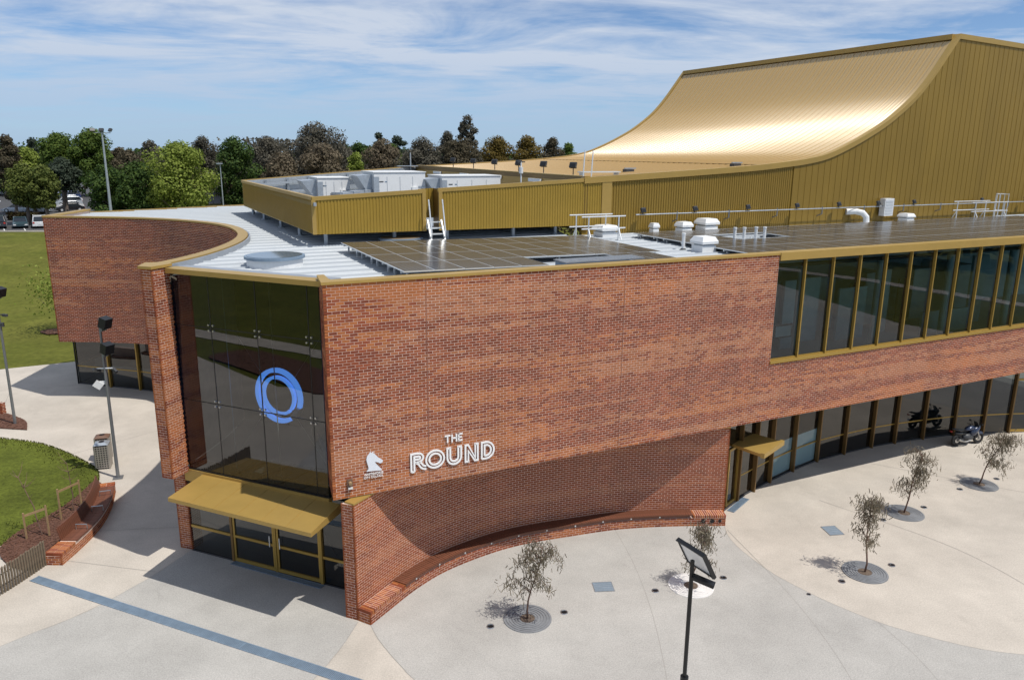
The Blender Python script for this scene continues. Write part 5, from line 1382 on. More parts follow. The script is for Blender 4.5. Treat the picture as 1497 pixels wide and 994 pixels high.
young_tree(0.55, 21.34, 2.68, (0.45, -0.05), 'young eucalyptus with bent trunk nearest the bottom of the picture', ('grate_grey', 'grey ring grate round the nearest young eucalyptus'), 3, 1150, 1.1)
young_tree(6.10, 23.30, 2.3, (0.42, -0.1), 'young eucalyptus behind the black solar lamp', ('grate_white', 'pale ring grate behind the black solar lamp'), 5, 1000, 0.85)
young_tree(12.39, 24.25, 3.0, (-0.1, 0.05), 'straight young eucalyptus nearest the right of the cream paving', ('grate_grey', 'grey ring grate round the straight young eucalyptus'), 8, 1150, 0.9)
young_tree(16.02, 28.85, 2.75, (0.4, -0.1), 'middle young eucalyptus of the three on cream paving', ('grate_grey', 'grey ring grate round the middle eucalyptus on cream paving'), 13, 1200, 1.0)
young_tree(20.76, 31.72, 2.55, (0.75, -0.3), 'leaning young eucalyptus nearest the motorcycle', ('grate_grey', 'grey ring grate round the leaning eucalyptus near the motorcycle'), 21, 1250, 1.05)
spots = [(-0.59, 20.91, 'left of the nearest tree'), (1.72, 21.69, 'right of the nearest tree'), (4.84, 22.97, 'left of the pale tree grate'), (7.33, 23.81, 'right of the pale tree grate'), (11.33, 23.64, 'left of the straight tree'), (13.56, 24.74, 'right of the straight tree'),
         (14.88, 28.23, 'left of the middle tree on cream paving'), (17.11, 29.39, 'right of the middle tree on cream paving'), (19.61, 31.19, 'left of the leaning tree'), (21.91, 32.33, 'right of the leaning tree'), (9.9, 22.83, 'alone on the edge of the grey court')]
for k, (x, y, w_) in enumerate(spots):
    e = empty('ground_light', (x, y, 0.004)); tag(e, f'round dark uplight set in the paving {w_}', 'ground light', 'uplights set in the paving'); s_ = 1.0 if k < 10 else 0.6
    mb = MB(); mb.torus((0, 0, 0.006), (0, 0, 1), 0.105 * s_, 0.02 * s_, 20, 6); mb.build('bezel', 'steel', e); mb = MB(); mb.cyl((0, 0, 0.0), 0.1 * s_, 0.012, 18); mb.build('lens', 'black_metal', e)

# black solar lamp in front
LX, LY = 4.0, 15.28
e = empty('solar_lamp', (LX, LY, 0.0)); tag(e, 'black pole lamp with tilted solar panel in front of the court', 'street lamp')
mb = MB(); mb.tube([(0, 0, 0), (0, 0, 2.5)], 0.075, 12); mb.build('lower_pole', 'black_metal', e)
mb = MB(); mb.tube([(0, 0, 2.48), (0, 0, 5.5)], 0.048, 12); mb.build('pole', 'black_metal', e)
mb = MB(); mb.cyl((0, 0, 2.42), 0.095, 0.16, 12); mb.build('collar', 'black_metal', e)
_x = Vector((0.5, -0.866, 0)); _y = Vector((-0.39, -0.225, 0.80)).normalized(); _z = _x.cross(_y)
rot = Matrix((_x, _y, _z)).transposed()
pc = Vector((0.09, 0.08, 5.50))
def tb(mb, c, d): mb.hexa([tuple(pc + rot @ Vector((c[0] + sx * d[0] / 2, c[1] + sy * d[1] / 2, c[2] + sz * d[2] / 2))) for sz in (-1, 1) for (sx, sy) in ((-1, -1), (1, -1), (1, 1), (-1, 1))])
mb = MB(); tb(mb, (0, 0, -0.035), (0.80, 0.70, 0.02)); mb.build('solar_panel', 'solar_cells', e)
mb = MB(); tb(mb, (0, 0, -0.01), (0.80, 0.70, 0.02)); mb.build('back_sheet', 'lamp_glass', e)
mb = MB()
for (c, d) in (((0, .365, 0), (.86, .03, .1)), ((0, -.365, -.01), (.86, .03, .07)), ((.415, 0, 0), (.03, .70, .1)), ((-.415, 0, -.01), (.03, .70, .07))): tb(mb, c, d)
mb.build('panel_frame', 'black_metal', e)
mb = MB(); mb.beam((0.02, -0.02, 5.12), (0.46, -0.22, 5.02), 0.2, 0.07); mb.beam((0, 0, 5.14), (0.1, -0.05, 5.1), 0.06, 0.08); mb.build('lamp_head', 'black_metal', e)

# ragged grass along the rim and over the round lawn
gp_ = spline(lawn_pts, 0.4)[:-1]; Lg = arclen(gp_); ng = 9000; q = rng.random(ng) * Lg[-1]; inn = np.abs(rng.normal(size=ng)) * 0.5 * (rng.random(ng) < 0.6) - 0.03
gx, gy = np.interp(q, Lg, gp_[:, 0]), np.interp(q, Lg, gp_[:, 1]); cc = np.array([-32.0, 27.5]); dx, dy = cc[0] - gx, cc[1] - gy; dl = np.hypot(dx, dy)
P = np.stack([gx + dx / dl * inn, gy + dy / dl * inn, np.full(ng, 0.065)], 1); up_ = np.array([0, 0, 1.0]) + rng.normal(size=(ng, 3)) * 0.4; up_ /= np.linalg.norm(up_, axis=1)[:, None]
sz = rng.uniform(0.02, 0.055, (ng, 1)); o = quads('grass_blades', P, perp(up_) * sz * 0.35, up_ * sz, 'leaf_grass', None); tag(o, 'short grass blades along the rim of the round lawn', 'grass', kind='stuff')
# ---- left side: curved bench, bins, poles, fence, saplings
bl = spline([(-15.65, 24.28), (-15.63, 25.19), (-15.66, 26.26), (-15.80, 27.33), (-16.20, 28.80), (-16.78, 30.25)], 0.15)
be = empty('curved_bench', (-16, 27, 0)); tag(be, 'curved timber and brick bench beside the round lawn', 'bench')
def shift_children(root, off):
    for c in root.children: c.location = (c.location[0] - off[0], c.location[1] - off[1], c.location[2] - off[2])
wp = brick_wall(bl, 0.0, 4, be, 31, thick=0.56); brick_wall(np.array([(-16.25, 24.285), (-15.95, 24.283), (-15.655, 24.281)]), 0.0, 4, be, 32, thick=0.05)
LB = arclen(bl)[-1]
mb = MB(); bt_ = trimmed(bl, 0.05); ribbon_solid(mb, offset(bt_, 0.003), offset(bt_, -0.55), 0.33, 0.447); mb.build('mortar_bed', 'mortar', wp)
header_course(bl, 0.0, 0.85, 0.344, wp, 0.3); header_course(bl, LB - 0.45, LB, 0.344, wp, 0.3)
Lq = arclen(bl); mb = MB(); mb.box((0, 0, 0), (0.088, 0.56, 0.04)); me_s = mb.mesh('seat_slat', 'timber')
mb = MB(); mb.hexa([(-.042, -.02, 0), (.042, -.02, 0), (.042, .02, 0), (-.042, .02, 0), (-.042, .10, .5), (.042, .10, .5), (.042, .14, .5), (-.042, .14, .5)]); me_b = mb.mesh('back_slat', 'timber')
def on_bl(q, off):
    x, y = np.interp(q, Lq, bl[:, 0]), np.interp(q, Lq, bl[:, 1]); x2, y2 = np.interp(q + 0.05, Lq, bl[:, 0]), np.interp(q + 0.05, Lq, bl[:, 1])
    if q + 0.05 > LB: x2, y2 = x, y; x, y = np.interp(q - 0.05, Lq, bl[:, 0]), np.interp(q - 0.05, Lq, bl[:, 1]); a = math.atan2(y2 - y, x2 - x); x, y = x2, y2
    else: a = math.atan2(y2 - y, x2 - x)
    return x + math.sin(a) * off, y - math.cos(a) * off, a
for q in np.arange(0.95, LB - 0.45, 0.1):
    x, y, a = on_bl(q, -0.24); link('seat_slat', me_s, be, (x, y, 0.462 + random.uniform(-.003, .003)), a)
for q in np.arange(0.95, LB - 0.2, 0.1):
    x, y, a = on_bl(q, -0.53); link('back_slat', me_b, be, (x, y, 0.44 + random.uniform(-.004, .004)), a)
for q in (1.75, 3.3, 4.75):
    mb = MB(); pts = []
    for (off, z) in ((-0.02, 0.48), (-0.02, 0.68), (-0.42, 0.68), (-0.42, 0.48)):
        x, y, a = on_bl(q, off); pts.append((x, y, z))
    mb.tube(pts, 0.022, 8); mb.build('armrest', 'steel', be)
shift_children(be, (-16, 27, 0))
def bin_(x, y, rz, label, dark):
    e = empty('litter_bin', (x, y, 0), rz); tag(e, label, 'bin', 'paired litter bins by the lawn'); w_, d_, h_ = 0.62, 0.62, 1.15
    for (sx, sy) in ((-1, -1), (1, -1), (1, 1), (-1, 1)):
        mb = MB(); mb.box((sx * (w_ / 2 - 0.03), sy * (d_ / 2 - 0.03), h_ / 2), (0.06, 0.06, h_)); mb.build('corner_post', 'perf_steel', e)
    mb = MB(); mb.box((0, 0, h_ / 2 + 0.02), (w_ - 0.1, d_ - 0.1, h_ - 0.12)); mb.build('liner', 'bin_side' if dark else 'black_metal', e)
    # perforated panels: bars leave square holes
    for (ax, sgn) in (('x', -1), ('x', 1), ('y', -1), ('y', 1)):
        mb = MB()
        for k in range(6):
            o_ = -w_ / 2 + 0.05 + k * (w_ - 0.10) / 5
            if ax == 'y': mb.box((o_, sgn * (d_ / 2 - 0.012), h_ / 2), (0.04, 0.018, h_ - 0.12))
            else: mb.box((sgn * (w_ / 2 - 0.012), o_, h_ / 2), (0.018, 0.04, h_ - 0.12))
        for k in range(10):
            z = 0.1 + k * (h_ - 0.2) / 9
            if ax == 'y': mb.box((0, sgn * (d_ / 2 - 0.010), z), (w_ - 0.1, 0.016, 0.04))
            else: mb.box((sgn * (w_ / 2 - 0.010), 0, z), (0.016, d_ - 0.1, 0.04))
        mb.build('perforated_panel', 'perf_steel', e)
    mb = MB(); mb.hexa([(-w_ / 2, -d_ / 2, h_), (w_ / 2, -d_ / 2, h_), (w_ / 2, d_ / 2, h_), (-w_ / 2, d_ / 2, h_), (-w_ / 4, -d_ / 4, h_ + .08), (w_ / 4, -d_ / 4, h_ + .08), (w_ / 4, d_ / 4, h_ + .08), (-w_ / 4, d_ / 4, h_ + .08)]); mb.build('lid', 'bin_side' if dark else 'galv', e)
    mb = MB(); mb.cyl((0, 0, h_ + 0.075), 0.12, 0.012, 16); mb.build('opening', 'black_metal', e)
bin_(-18.62, 32.88, R(18), 'perforated steel litter bin with pale lid nearest the lamp pole', False); bin_(-19.05, 33.75, R(18), 'litter bin with brown lid behind its pale lidded twin', True)
def lamp_pole(x, y, hgt, label, bits):
    e = empty('lamp_pole', (x, y, 0)); tag(e, label, 'lamp pole', 'grey plaza lamp poles')
    mb = MB(); mb.tube([(0, 0, 0), (0, 0, hgt)], [0.075, 0.05], 12); mb.build('pole', 'pole_grey', e)
    mb = MB(); mb.box((0, 0, 0.02), (0.4, 0.4, 0.04), R(20)); mb.build('base_plate', 'pole_grey', e)
    for (z, rz, big) in bits:
        c, s_ = math.cos(rz), math.sin(rz); mb = MB(); mb.box((0.30 * c, 0.30 * s_, z + 0.1), (0.34, 0.42, 0.44), rz, Matrix.Rotation(R(18), 3, 'Y')); mb.build('floodlight', 'black_metal', e)
        mb = MB(); mb.box((0.10 * c, 0.10 * s_, z), (0.14, 0.16, 0.55), rz); mb.build('driver_box', 'pole_grey', e)
        mb = MB(); mb.tube([(0, 0, z - 0.3), (0.3 * c, 0.3 * s_, z - 0.2), (0.3 * c, 0.3 * s_, z)], 0.03, 6); mb.build('bracket', 'pole_grey', e)
    return e
lp = lamp_pole(-17.4, 31.69, 7.0, 'tall grey lamp pole with floodlights and cameras beside the bins', [(6.95, R(-15), 1), (5.85, R(-25), 1)])
mb = MB(); mb.tube([(-0.35, 0.0, 5.02), (0.35, -0.05, 5.06)], 0.03, 8); mb.build('camera_arm', 'alu', lp)
for (x, a) in ((-0.35, 60), (0.4, -30)):
    mb = MB(); mb.box((x, 0, 4.96), (0.32, 0.11, 0.11), R(a), Matrix.Rotation(R(25), 3, 'Y')); mb.build('camera', 'dark_grey', lp)
mb = MB(); mb.box((-0.32, -0.1, 4.32), (0.34, 0.05, 0.3), R(20), Matrix.Rotation(R(40), 3, 'Y')); mb.box((-0.15, 0, 4.4), (0.28, 0.05, 0.14), R(20)); mb.build('bracket_plate', 'white_paint', lp)
lp2 = lamp_pole(-26.1, 38.29, 7.2, 'tall grey lamp pole in the mulch island at the left edge', [(7.0, R(-10), 1)])
mb = MB(); mb.tube([(-0.1, 0, 5.9), (0.35, -0.05, 5.95)], 0.03, 8); mb.box((0.35, -0.05, 5.9), (0.3, 0.12, 0.12), R(-20)); mb.cyl((0.12, 0, 5.3), 0.09, 0.2, 10); mb.build('camera', 'dark_grey', lp2)
# picket fence
fp = spline([(-16.22, 24.33), (-16.40, 23.3), (-16.62, 22.39), (-17.1, 21.0), (-17.8, 19.6)], 0.2); Lf = arclen(fp)
fe = empty('picket_fence', (-16.6, 22.5, 0)); tag(fe, 'weathered timber picket fence running from the bench end', 'fence')
for q in np.arange(0.05, Lf[-1], 0.108):
    x, y = np.interp(q, Lf, fp[:, 0]), np.interp(q, Lf, fp[:, 1]); hh = 0.92 + random.uniform(-0.03, 0.03)
    mb = MB(); mb.prism([(-.03, -.02), (.03, -.02), (.03, .02), (-.03, .02)], 0.0, [hh - .02, hh + .02, hh + .02, hh - .02]); mb.build('picket', 'picket', fe, loc=(x + 16.6, y - 22.5, 0), rz=R(80) + random.uniform(-.1, .1))
for z in (0.25, 0.65):
    mb = MB(); pts = [(np.interp(q, Lf, fp[:, 0]) + 16.6 - 0.04, np.interp(q, Lf, fp[:, 1]) - 22.5, z) for q in np.linspace(0, Lf[-1], 12)]; mb.tube(pts, 0.02, 5); mb.build('fence_wire', 'dark_grey', fe)
def sapling(x, y, hgt, lean, stakes, label, seed):
    r_ = random.Random(seed); e = empty('staked_sapling', (x, y, 0.06)); tag(e, label, 'tree', 'bare saplings tied between stakes')
    tp = [Vector((lean[0] * (k / 6) ** 1.5, lean[1] * (k / 6) ** 1.5, hgt * k / 6)) + Vector((r_.uniform(-.03, .03), r_.uniform(-.03, .03), 0)) * (k > 0) for k in range(7)]
    mb = MB(); mb.tube(tp, [0.028 - 0.003 * k for k in range(7)], 6); mb.build('trunk', 'bark', e)
    mb = MB()
    for k in range(9):
        p = tp[r_.randint(3, 6)]; a = r_.uniform(0, 6.28); l = r_.uniform(.2, .55); mb.tube([p, p + Vector((math.cos(a) * l * .6, math.sin(a) * l * .6, l * .3)), p + Vector((math.cos(a) * l, math.sin(a) * l, l * .8))], [.012, .008, .004], 5)
    mb.build('branch', 'bark', e)
    for (sx, sy, sh) in stakes:
        mb = MB(); mb.box((sx - x, sy - y, sh / 2), (0.05, 0.05, sh)); mb.build('stake', 'timber_pale', e)
    (a, b, c), (d, f, g) = stakes; mb = MB(); mb.beam((a - x, b - y, c - .12), (d - x, f - y, g - .12), 0.012, 0.09); mb.build('tie', 'timber_pale', e)
sapling(-17.45, 28.3, 2.0, (-0.1, 0.1), [(-17.55, 27.55, 1.3), (-17.35, 28.65, 1.2)], 'bare staked sapling behind the middle of the curved bench', 2)
sapling(-17.55, 26.3, 2.2, (-0.75, 0.3), [(-17.95, 26.0, 1.05), (-17.25, 26.25, 1.25)], 'leaning bare staked sapling beside the picket fence', 4)
nb = MB(); nb.box((0, 0, 0), (0.62, 0.03, 0.85)); nb.build('notice_board', 'film', fo, loc=(-25.3, 45.55, 1.25), rz=R(-15))
lwx = empty('garden_wall', (-28, 40, 0)); tag(lwx, 'end of a low brick garden wall at the left edge', 'wall')
brick_wall(np.array([(-31, 40.5), (-29.5, 40.1), (-27.75, 39.75)]), 0.0, 8, lwx, 41, thick=0.25); brick_wall(np.array([(-27.745, 39.752), (-27.68, 39.87), (-27.62, 39.98)]), 0.0, 8, lwx, 42, thick=0.2); shift_children(lwx, (-28, 40, 0))
# bare shrub on the lawn against the west wing
sp = empty('lawn_tree', (-35.3, 59.0, 0.08)); tag(sp, 'thin leafed young tree in a mulch patch on the far lawn', 'tree')
mb = MB(); r_ = random.Random(9)
mb.tube([(0, 0, -0.1), (0.1, 0, 1.5), (0, 0.1, 4.0)], [.06, .05, .02], 6)
for k in range(26):
    z = r_.uniform(1.2, 4.0); a = r_.uniform(0, 6.28); l = r_.uniform(.5, 1.5); mb.tube([(0.05, 0, z), (math.cos(a) * l * .6, math.sin(a) * l * .6, z + l * .4), (math.cos(a) * l, math.sin(a) * l, z + l)], [.025, .015, .006], 5)
mb.build('branches', 'bark_grey', sp)
nl = 1100; cc = rng.normal(size=(nl, 3)) * np.array([0.95, 0.95, 0.9]) + np.array([0, 0, 3.4]); nv = unit(nl); av = perp(nv); quads('foliage', cc, av * 0.055, np.cross(nv, av) * 0.075, 'leaf_lime', sp)

# ------------------------------------------------------------------ motorcycle
def motorcycle(a, b, label):
    a, b = Vector((*a, 0)), Vector((*b, 0)); d = (b - a).normalized(); e = empty('motorcycle', a, math.atan2(d.y, d.x)); tag(e, label, 'motorcycle'); L_ = (b - a).length
    for (x, nm) in ((0, 'rear_wheel'), (L_, 'front_wheel')):
        mb = MB(); mb.torus((x, 0, 0.31), (0, 1, 0), 0.245, 0.068, 24, 8); wo = mb.build(nm, 'rubber', e, True)
        mb = MB(); mb.torus((x, 0, 0.31), (0, 1, 0), 0.17, 0.02, 20, 6)
        for k in range(6): t = k * math.pi / 3; mb.tube([(x, 0, 0.31), (x + .17 * math.cos(t), 0, .31 + .17 * math.sin(t))], 0.014, 5)
        mb.tube([(x, -0.07, .31), (x, .07, .31)], 0.04, 10); mb.build('rim', 'dark_grey', wo)
        mb = MB(); mb.tube([(x, -0.05, .31), (x, -0.055, .31)], 0.13, 18); mb.build('brake_disc', 'steel', wo)
    def loft(secs, nm, m):
        mb = MB(); n = 10; vs = []; fs = []
        for (x, z, ry, rz_) in secs:
            for k in range(n): t = 2 * math.pi * k / n; vs.append((x, ry * math.cos(t), z + rz_ * math.sin(t)))
        for i in range(len(secs) - 1):
            for k in range(n): fs.append((i * n + k, i * n + (k + 1) % n, (i + 1) * n + (k + 1) % n, (i + 1) * n + k))
        fs += [tuple(range(n)), tuple(range((len(secs) - 1) * n, len(secs) * n))]; mb.add(vs, fs); mb.build(nm, m, e, True)
    loft([(0.45, 0.80, 0.07, 0.05), (0.6, 0.86, 0.15, 0.10), (0.8, 0.90, 0.16, 0.13), (0.98, 0.86, 0.12, 0.10)], 'fuel_tank', 'bike_blue')
    loft([(-0.38, 0.95, 0.03, 0.02), (-0.2, 0.92, 0.09, 0.05), (0.1, 0.82, 0.13, 0.06), (0.45, 0.80, 0.12, 0.05)], 'seat', 'bike_black')
    loft([(0.80, 0.62, 0.16, 0.20), (1.0, 0.68, 0.20, 0.24), (1.2, 0.82, 0.17, 0.20), (1.38, 0.88, 0.07, 0.08)], 'fairing', 'bike_blue')
    loft([(0.35, 0.42, 0.14, 0.16), (0.6, 0.42, 0.18, 0.20), (0.9, 0.42, 0.16, 0.18)], 'engine', 'dark_grey')
    loft([(-0.15, 0.70, 0.06, 0.05), (0.1, 0.66, 0.10, 0.10), (0.45, 0.62, 0.10, 0.14)], 'tail_body', 'bike_black')
    mb = MB(); mb.hexa([(1.18, -.14, .95), (1.30, -.10, .95), (1.30, .10, .95), (1.18, .14, .95), (1.04, -.1, 1.2), (1.06, -.08, 1.2), (1.06, .08, 1.2), (1.04, .1, 1.2)]); mb.build('windscreen', 'bike_black', e)
    for s_ in (-1, 1):
        mb = MB(); mb.tube([(L_, s_ * .09, .31), (1.08, s_ * .09, .95)], 0.028, 8); mb.build('fork', 'steel', e)
        mb = MB(); mb.tube([(1.0, s_ * .1, 1.0), (0.92, s_ * .34, 1.0)], 0.02, 6); mb.build('handlebar', 'bike_black', e)
        mb = MB(); mb.tube([(1.06, s_ * .2, 1.02), (1.1, s_ * .32, 1.14)], 0.012, 5); mb.box((1.1, s_ * .34, 1.15), (.04, .12, .07)); mb.build('mirror', 'bike_black', e)
    mb = MB(); mb.beam((0, 0.08, .31), (0.5, 0.1, .4), .04, .07); mb.beam((0, -0.08, .31), (0.5, -0.1, .4), .04, .07); mb.build('swing_arm', 'dark_grey', e)
    mb = MB(); mb.tube([(0.75, -0.17, .3), (0.4, -0.2, .25), (0.05, -0.2, .36), (-0.12, -0.22, .45)], [.03, .035, .06, .06], 10); mb.build('exhaust', 'steel', e)
    mb = MB(); mb.box((-0.42, 0, .82), (.05, .12, .06)); mb.build('tail_light', 'red_lamp', e)
    mb = MB(); mb.tube([(0.4, 0.1, .25), (0.35, 0.38, 0.02)], 0.015, 6); mb.build('kick_stand', 'dark_grey', e)
    mb = MB(); mb.hexa([(L_ - .2, -.08, .55), (L_ + .22, -.08, .52), (L_ + .22, .08, .52), (L_ - .2, .08, .55), (L_ - .1, -.06, .66), (L_ + .12, -.06, .65), (L_ + .12, .06, .65), (L_ - .1, .06, .66)]); mb.build('mudguard', 'bike_blue', e)
motorcycle((22.30, 36.35), (23.62, 36.75), 'blue and black sports motorcycle parked by the curved windows')

# ------------------------------------------------------------------ trees beyond
KIND = {'brown': ('leaf_brown', 'brown leaved'), 'dark': ('leaf_dark', 'dark blue green'), 'green': ('leaf_green', 'dark green'), 'lime': ('leaf_lime', 'bright green'), 'mid': ('leaf_mid', 'olive green'), 'greydark': ('leaf_dark', 'dark grey green'),
        'deep': ('leaf_deep', 'deep green'), 'mauve': ('leaf_mauve', 'grey brown'), 'tan': ('leaf_tan', 'tan brown'), 'pine': ('leaf_dark', 'dark open crowned'), 'rust': ('leaf_rust', 'rusty ochre'), 'wisp': ('leaf_mauve', 'tall wispy grey')}
def far_tree(x, y, top, wdt, kind, label, base=None, n=None):
    gz0 = gz(x, y); top += 0.7; hgt = top - gz0; e = empty('tree', (x, y, gz0)); tag(e, label, 'tree', 'trees beyond the arts centre')
    m = KIND[kind][0]; wdt = max(wdt, 3.0); r = wdt / 2
    cb = hgt * (0.5 if kind in ('pine', 'wisp') else 0.28 if kind == 'mid' else 0.5 if kind in ('green', 'greydark') and x < -60 else 0.10)
    mb = MB(); mb.tube([(0, 0, -0.2), (0.1, 0, cb + 0.2), (0.05, 0.1, hgt * 0.6), (0, 0, hgt * 0.85)], [0.22 + hgt * .012, 0.2, 0.12, 0.04], 7)
    for k in range(7):
        a = random.uniform(0, 6.28); z0 = random.uniform(cb, hgt * .6); l = r * random.uniform(.5, .9); mb.tube([(0.05, 0, z0), (math.cos(a) * l * .5, math.sin(a) * l * .5, z0 + l * .5), (math.cos(a) * l, math.sin(a) * l, z0 + l * .9)], [.09, .06, .02], 5)
    mb.build('trunk', 'bark_grey', e)
    nc = 15 if kind not in ('pine', 'wisp') else 9 if kind == 'pine' else 26
    C = []; Rr = []
    for k in range(nc):
        t = (k + 0.5) / nc; z = cb + (hgt - cb) * (0.08 + 0.80 * t)
        env = math.sin(math.pi * min(1, 0.18 + 0.74 * t)) ** 0.7 if kind != 'wisp' else 0.75
        a = k * 2.4 + random.uniform(-.4, .4); rr = r * env * random.uniform(0.35, 0.75)
        C.append((math.cos(a) * rr, math.sin(a) * rr, z)); s_ = r * random.uniform(0.34, 0.58) if kind not in ('pine', 'wisp') else r * (random.uniform(.3, .5) if kind == 'pine' else random.uniform(.16, .34))
        Rr.append((s_, s_, s_ * (0.75 if kind != 'pine' else 0.45)))
    C.append((0, 0, hgt - Rr[-1][2])); Rr.append((r * .36, r * .36, r * .34))
    C, Rr = np.array(C), np.array(Rr)
    n = n or int(3500 + 90 * wdt * hgt)
    if kind in ('pine', 'wisp'): n = int(n * .65)
    i = rng.integers(0, len(C), n); u_ = unit(n); rad = rng.random((n, 1)) ** 0.30
    P = C[i] + u_ * Rr[i] * rad + rng.normal(size=(n, 3)) * 0.12
    nrm = u_ + rng.normal(size=(n, 3)) * 0.5 + np.array([0, 0, 0.3]); nrm /= np.linalg.norm(nrm, axis=1)[:, None]
    A = perp(nrm); Bv = np.cross(nrm, A); sz = rng.uniform(0.06, 0.16, (n, 1))
    quads('crown', P, A * sz, Bv * sz * rng.uniform(.5, 1, (n, 1)), m, e)
FT = [(-80.7,126.4,15.4,4.5,'brown','at the far left edge of the tree line'),(-90.7,149.7,15.2,4.5,'dark','small and pointed behind the car park at left'),(-69.8,121.4,15.6,6.6,'green','left of the tall floodlight mast behind the car park'),(-63.3,119.2,16.3,6.6,'green','directly behind the head of tall floodlight mast'),(-62.4,125.3,13.7,5.2,'brown','just right of the tall floodlight mast'),
(-80.5,131.0,13.6,7.0,'lime','at the car park on the far left'),(-69.0,110.6,11.3,5.2,'mid','standing over the parked cars at the far left'),(-65.8,109.8,11.2,4.4,'mid','overhanging the white parked car'),(-66.5,116.0,12.0,4.6,'greydark','between car park and lawn at left'),(-54.2,104.4,11.5,5.4,'deep','left of the pair behind the white roof'),(-49.9,104.7,11.8,7.8,'deep','right of the pair behind the white roof'),(-43.7,103.1,14.5,9.0,'lime','large and rounded behind the white roof'),
(-56.8,116.9,13.4,6.4,'brown','low behind the tall floodlight mast'),(-62.5,136.3,15.0,5.8,'mauve','on the skyline left of the large bright tree'),(-62.5,147.3,14.9,6.5,'deep','on the skyline behind the large bright tree'),(-56.5,144.3,15.7,6.5,'mauve','on the skyline right of the large bright tree'),(-40.6,115.1,15.4,6.6,'deep','right of the small post lamp'),(-41.6,133.7,15.9,7.0,'mauve','behind the left corner of gold screen'),
(-32.5,131.0,17.8,11.5,'mauve','broadest and highest above the plant deck'),(-33.1,113.3,13.2,6.8,'tan','low at the left corner of the plant deck'),(-28.0,116.7,14.5,8.6,'tan','low in front of the broadest crown'),(-23.8,119.6,13.2,3.8,'lime','small bush above the air handling units'),(-30.7,157.0,14.9,6.0,'deep','on the skyline right of the broadest crown'),(-27.6,162.7,16.6,3.8,'pine','left of the two on the skyline'),(-24.7,168.2,16.0,6.0,'pine','right of the two on the skyline'),(-22.8,148.3,14.9,5.2,'green','below the two open crowned trees'),
(-15.4,134.1,15.6,9.2,'mauve','left of the tall wispy tree'),(-12.4,149.5,17.1,5.4,'mauve','touching the tall wispy tree'),(-8.1,139.8,19.2,4.8,'wisp','standing above all others at the picture centre'),(-2.9,150.0,16.6,8.2,'rust','left of the ochre pair above the gold roof'),(2.6,150.0,16.5,7.8,'rust','right of the ochre pair above the gold roof'),(7.6,154.8,16.2,6.2,'brown','just left of the ramp foot on the skyline'),(11.4,164.6,15.4,5.6,'green','rightmost on the skyline by the ramp'),
(-22.7,138.1,15.3,8.6,'tan','low behind the middle of the plant deck'),(-32.3,146.5,15.0,7.6,'mauve','low behind the small bright bush'),(-9.1,134.7,15.6,9.0,'brown','low below the tall wispy tree')]
for (x, y, tz, wd, kd, where) in FT: far_tree(x, y, tz, wd, kd, f'{KIND[kd][1]} tree {where}', kd)
# continuous woodland farther off
def wood(name, label, pts, hgt, n, m, sz=(0.3, 0.8)):
    pts = np.array(pts); L = arclen(pts); q = rng.random(n) * L[-1]
    x, y = np.interp(q, L, pts[:, 0]), np.interp(q, L, pts[:, 1])
    hh = hgt * (0.70 + 0.30 * vnoise(q / 7.0, q * 0, 3)) * (0.90 + 0.10 * vnoise(q / 2.4, q * 0, 7))
    z = hh * rng.random(n) ** 0.5
    P = np.stack([x + rng.normal(size=n) * 3, y + rng.normal(size=n) * 3, z], 1); P[:, 2] += np.array([gz(a, b) for a, b in zip(P[:, 0], P[:, 1])])
    nrm = unit(n) + np.array([0, 0, 0.4]); nrm /= np.linalg.norm(nrm, axis=1)[:, None]; A = perp(nrm); Bv = np.cross(nrm, A); s_ = rng.uniform(*sz, (n, 1))
    o = quads(name, P, A * s_, Bv * s_ * .7, m, None); tag(o, label, 'woodland', kind='stuff')
wood('woodland', 'dark band of woodland along the skyline behind the trees', [(-125, 176), (-60, 182), (0, 185), (34, 188)], 12.6, 52000, 'leaf_deep', (0.16, 0.36))
wood('grey_woodland', 'grey brown woodland band above the gold parapet', [(-52, 158), (-30, 158), (-8, 160), (14, 163)], 13.4, 26000, 'leaf_mauve', (0.12, 0.28))
wood('low_woodland', 'brownish undergrowth below the trees beyond the lawn', [(-57, 121), (-45, 122), (-20, 124), (10, 128)], 7.6, 16000, 'leaf_brown', (0.12, 0.32))
wood('tree_belt', 'dark belt of trees across the lawn to the right', [(130, -70), (108, -30), (101, 5), (103, 40), (120, 80)], 13.0, 9000, 'leaf_deep', (0.5, 1.1))
# hedge in the car park
hg = rng.random((1500, 3)); P = np.stack([-76 + hg[:, 0] * 5.5, 116.6 + hg[:, 1] * 1.2 + hg[:, 0] * .4, CZ + hg[:, 2] * 1.1], 1); nrm = unit(1500); A = perp(nrm)
o = quads('hedge', P, A * .14, np.cross(nrm, A) * .12, 'leaf_hedge', None); tag(o, 'low reddish hedge between rows of parked cars', 'hedge')

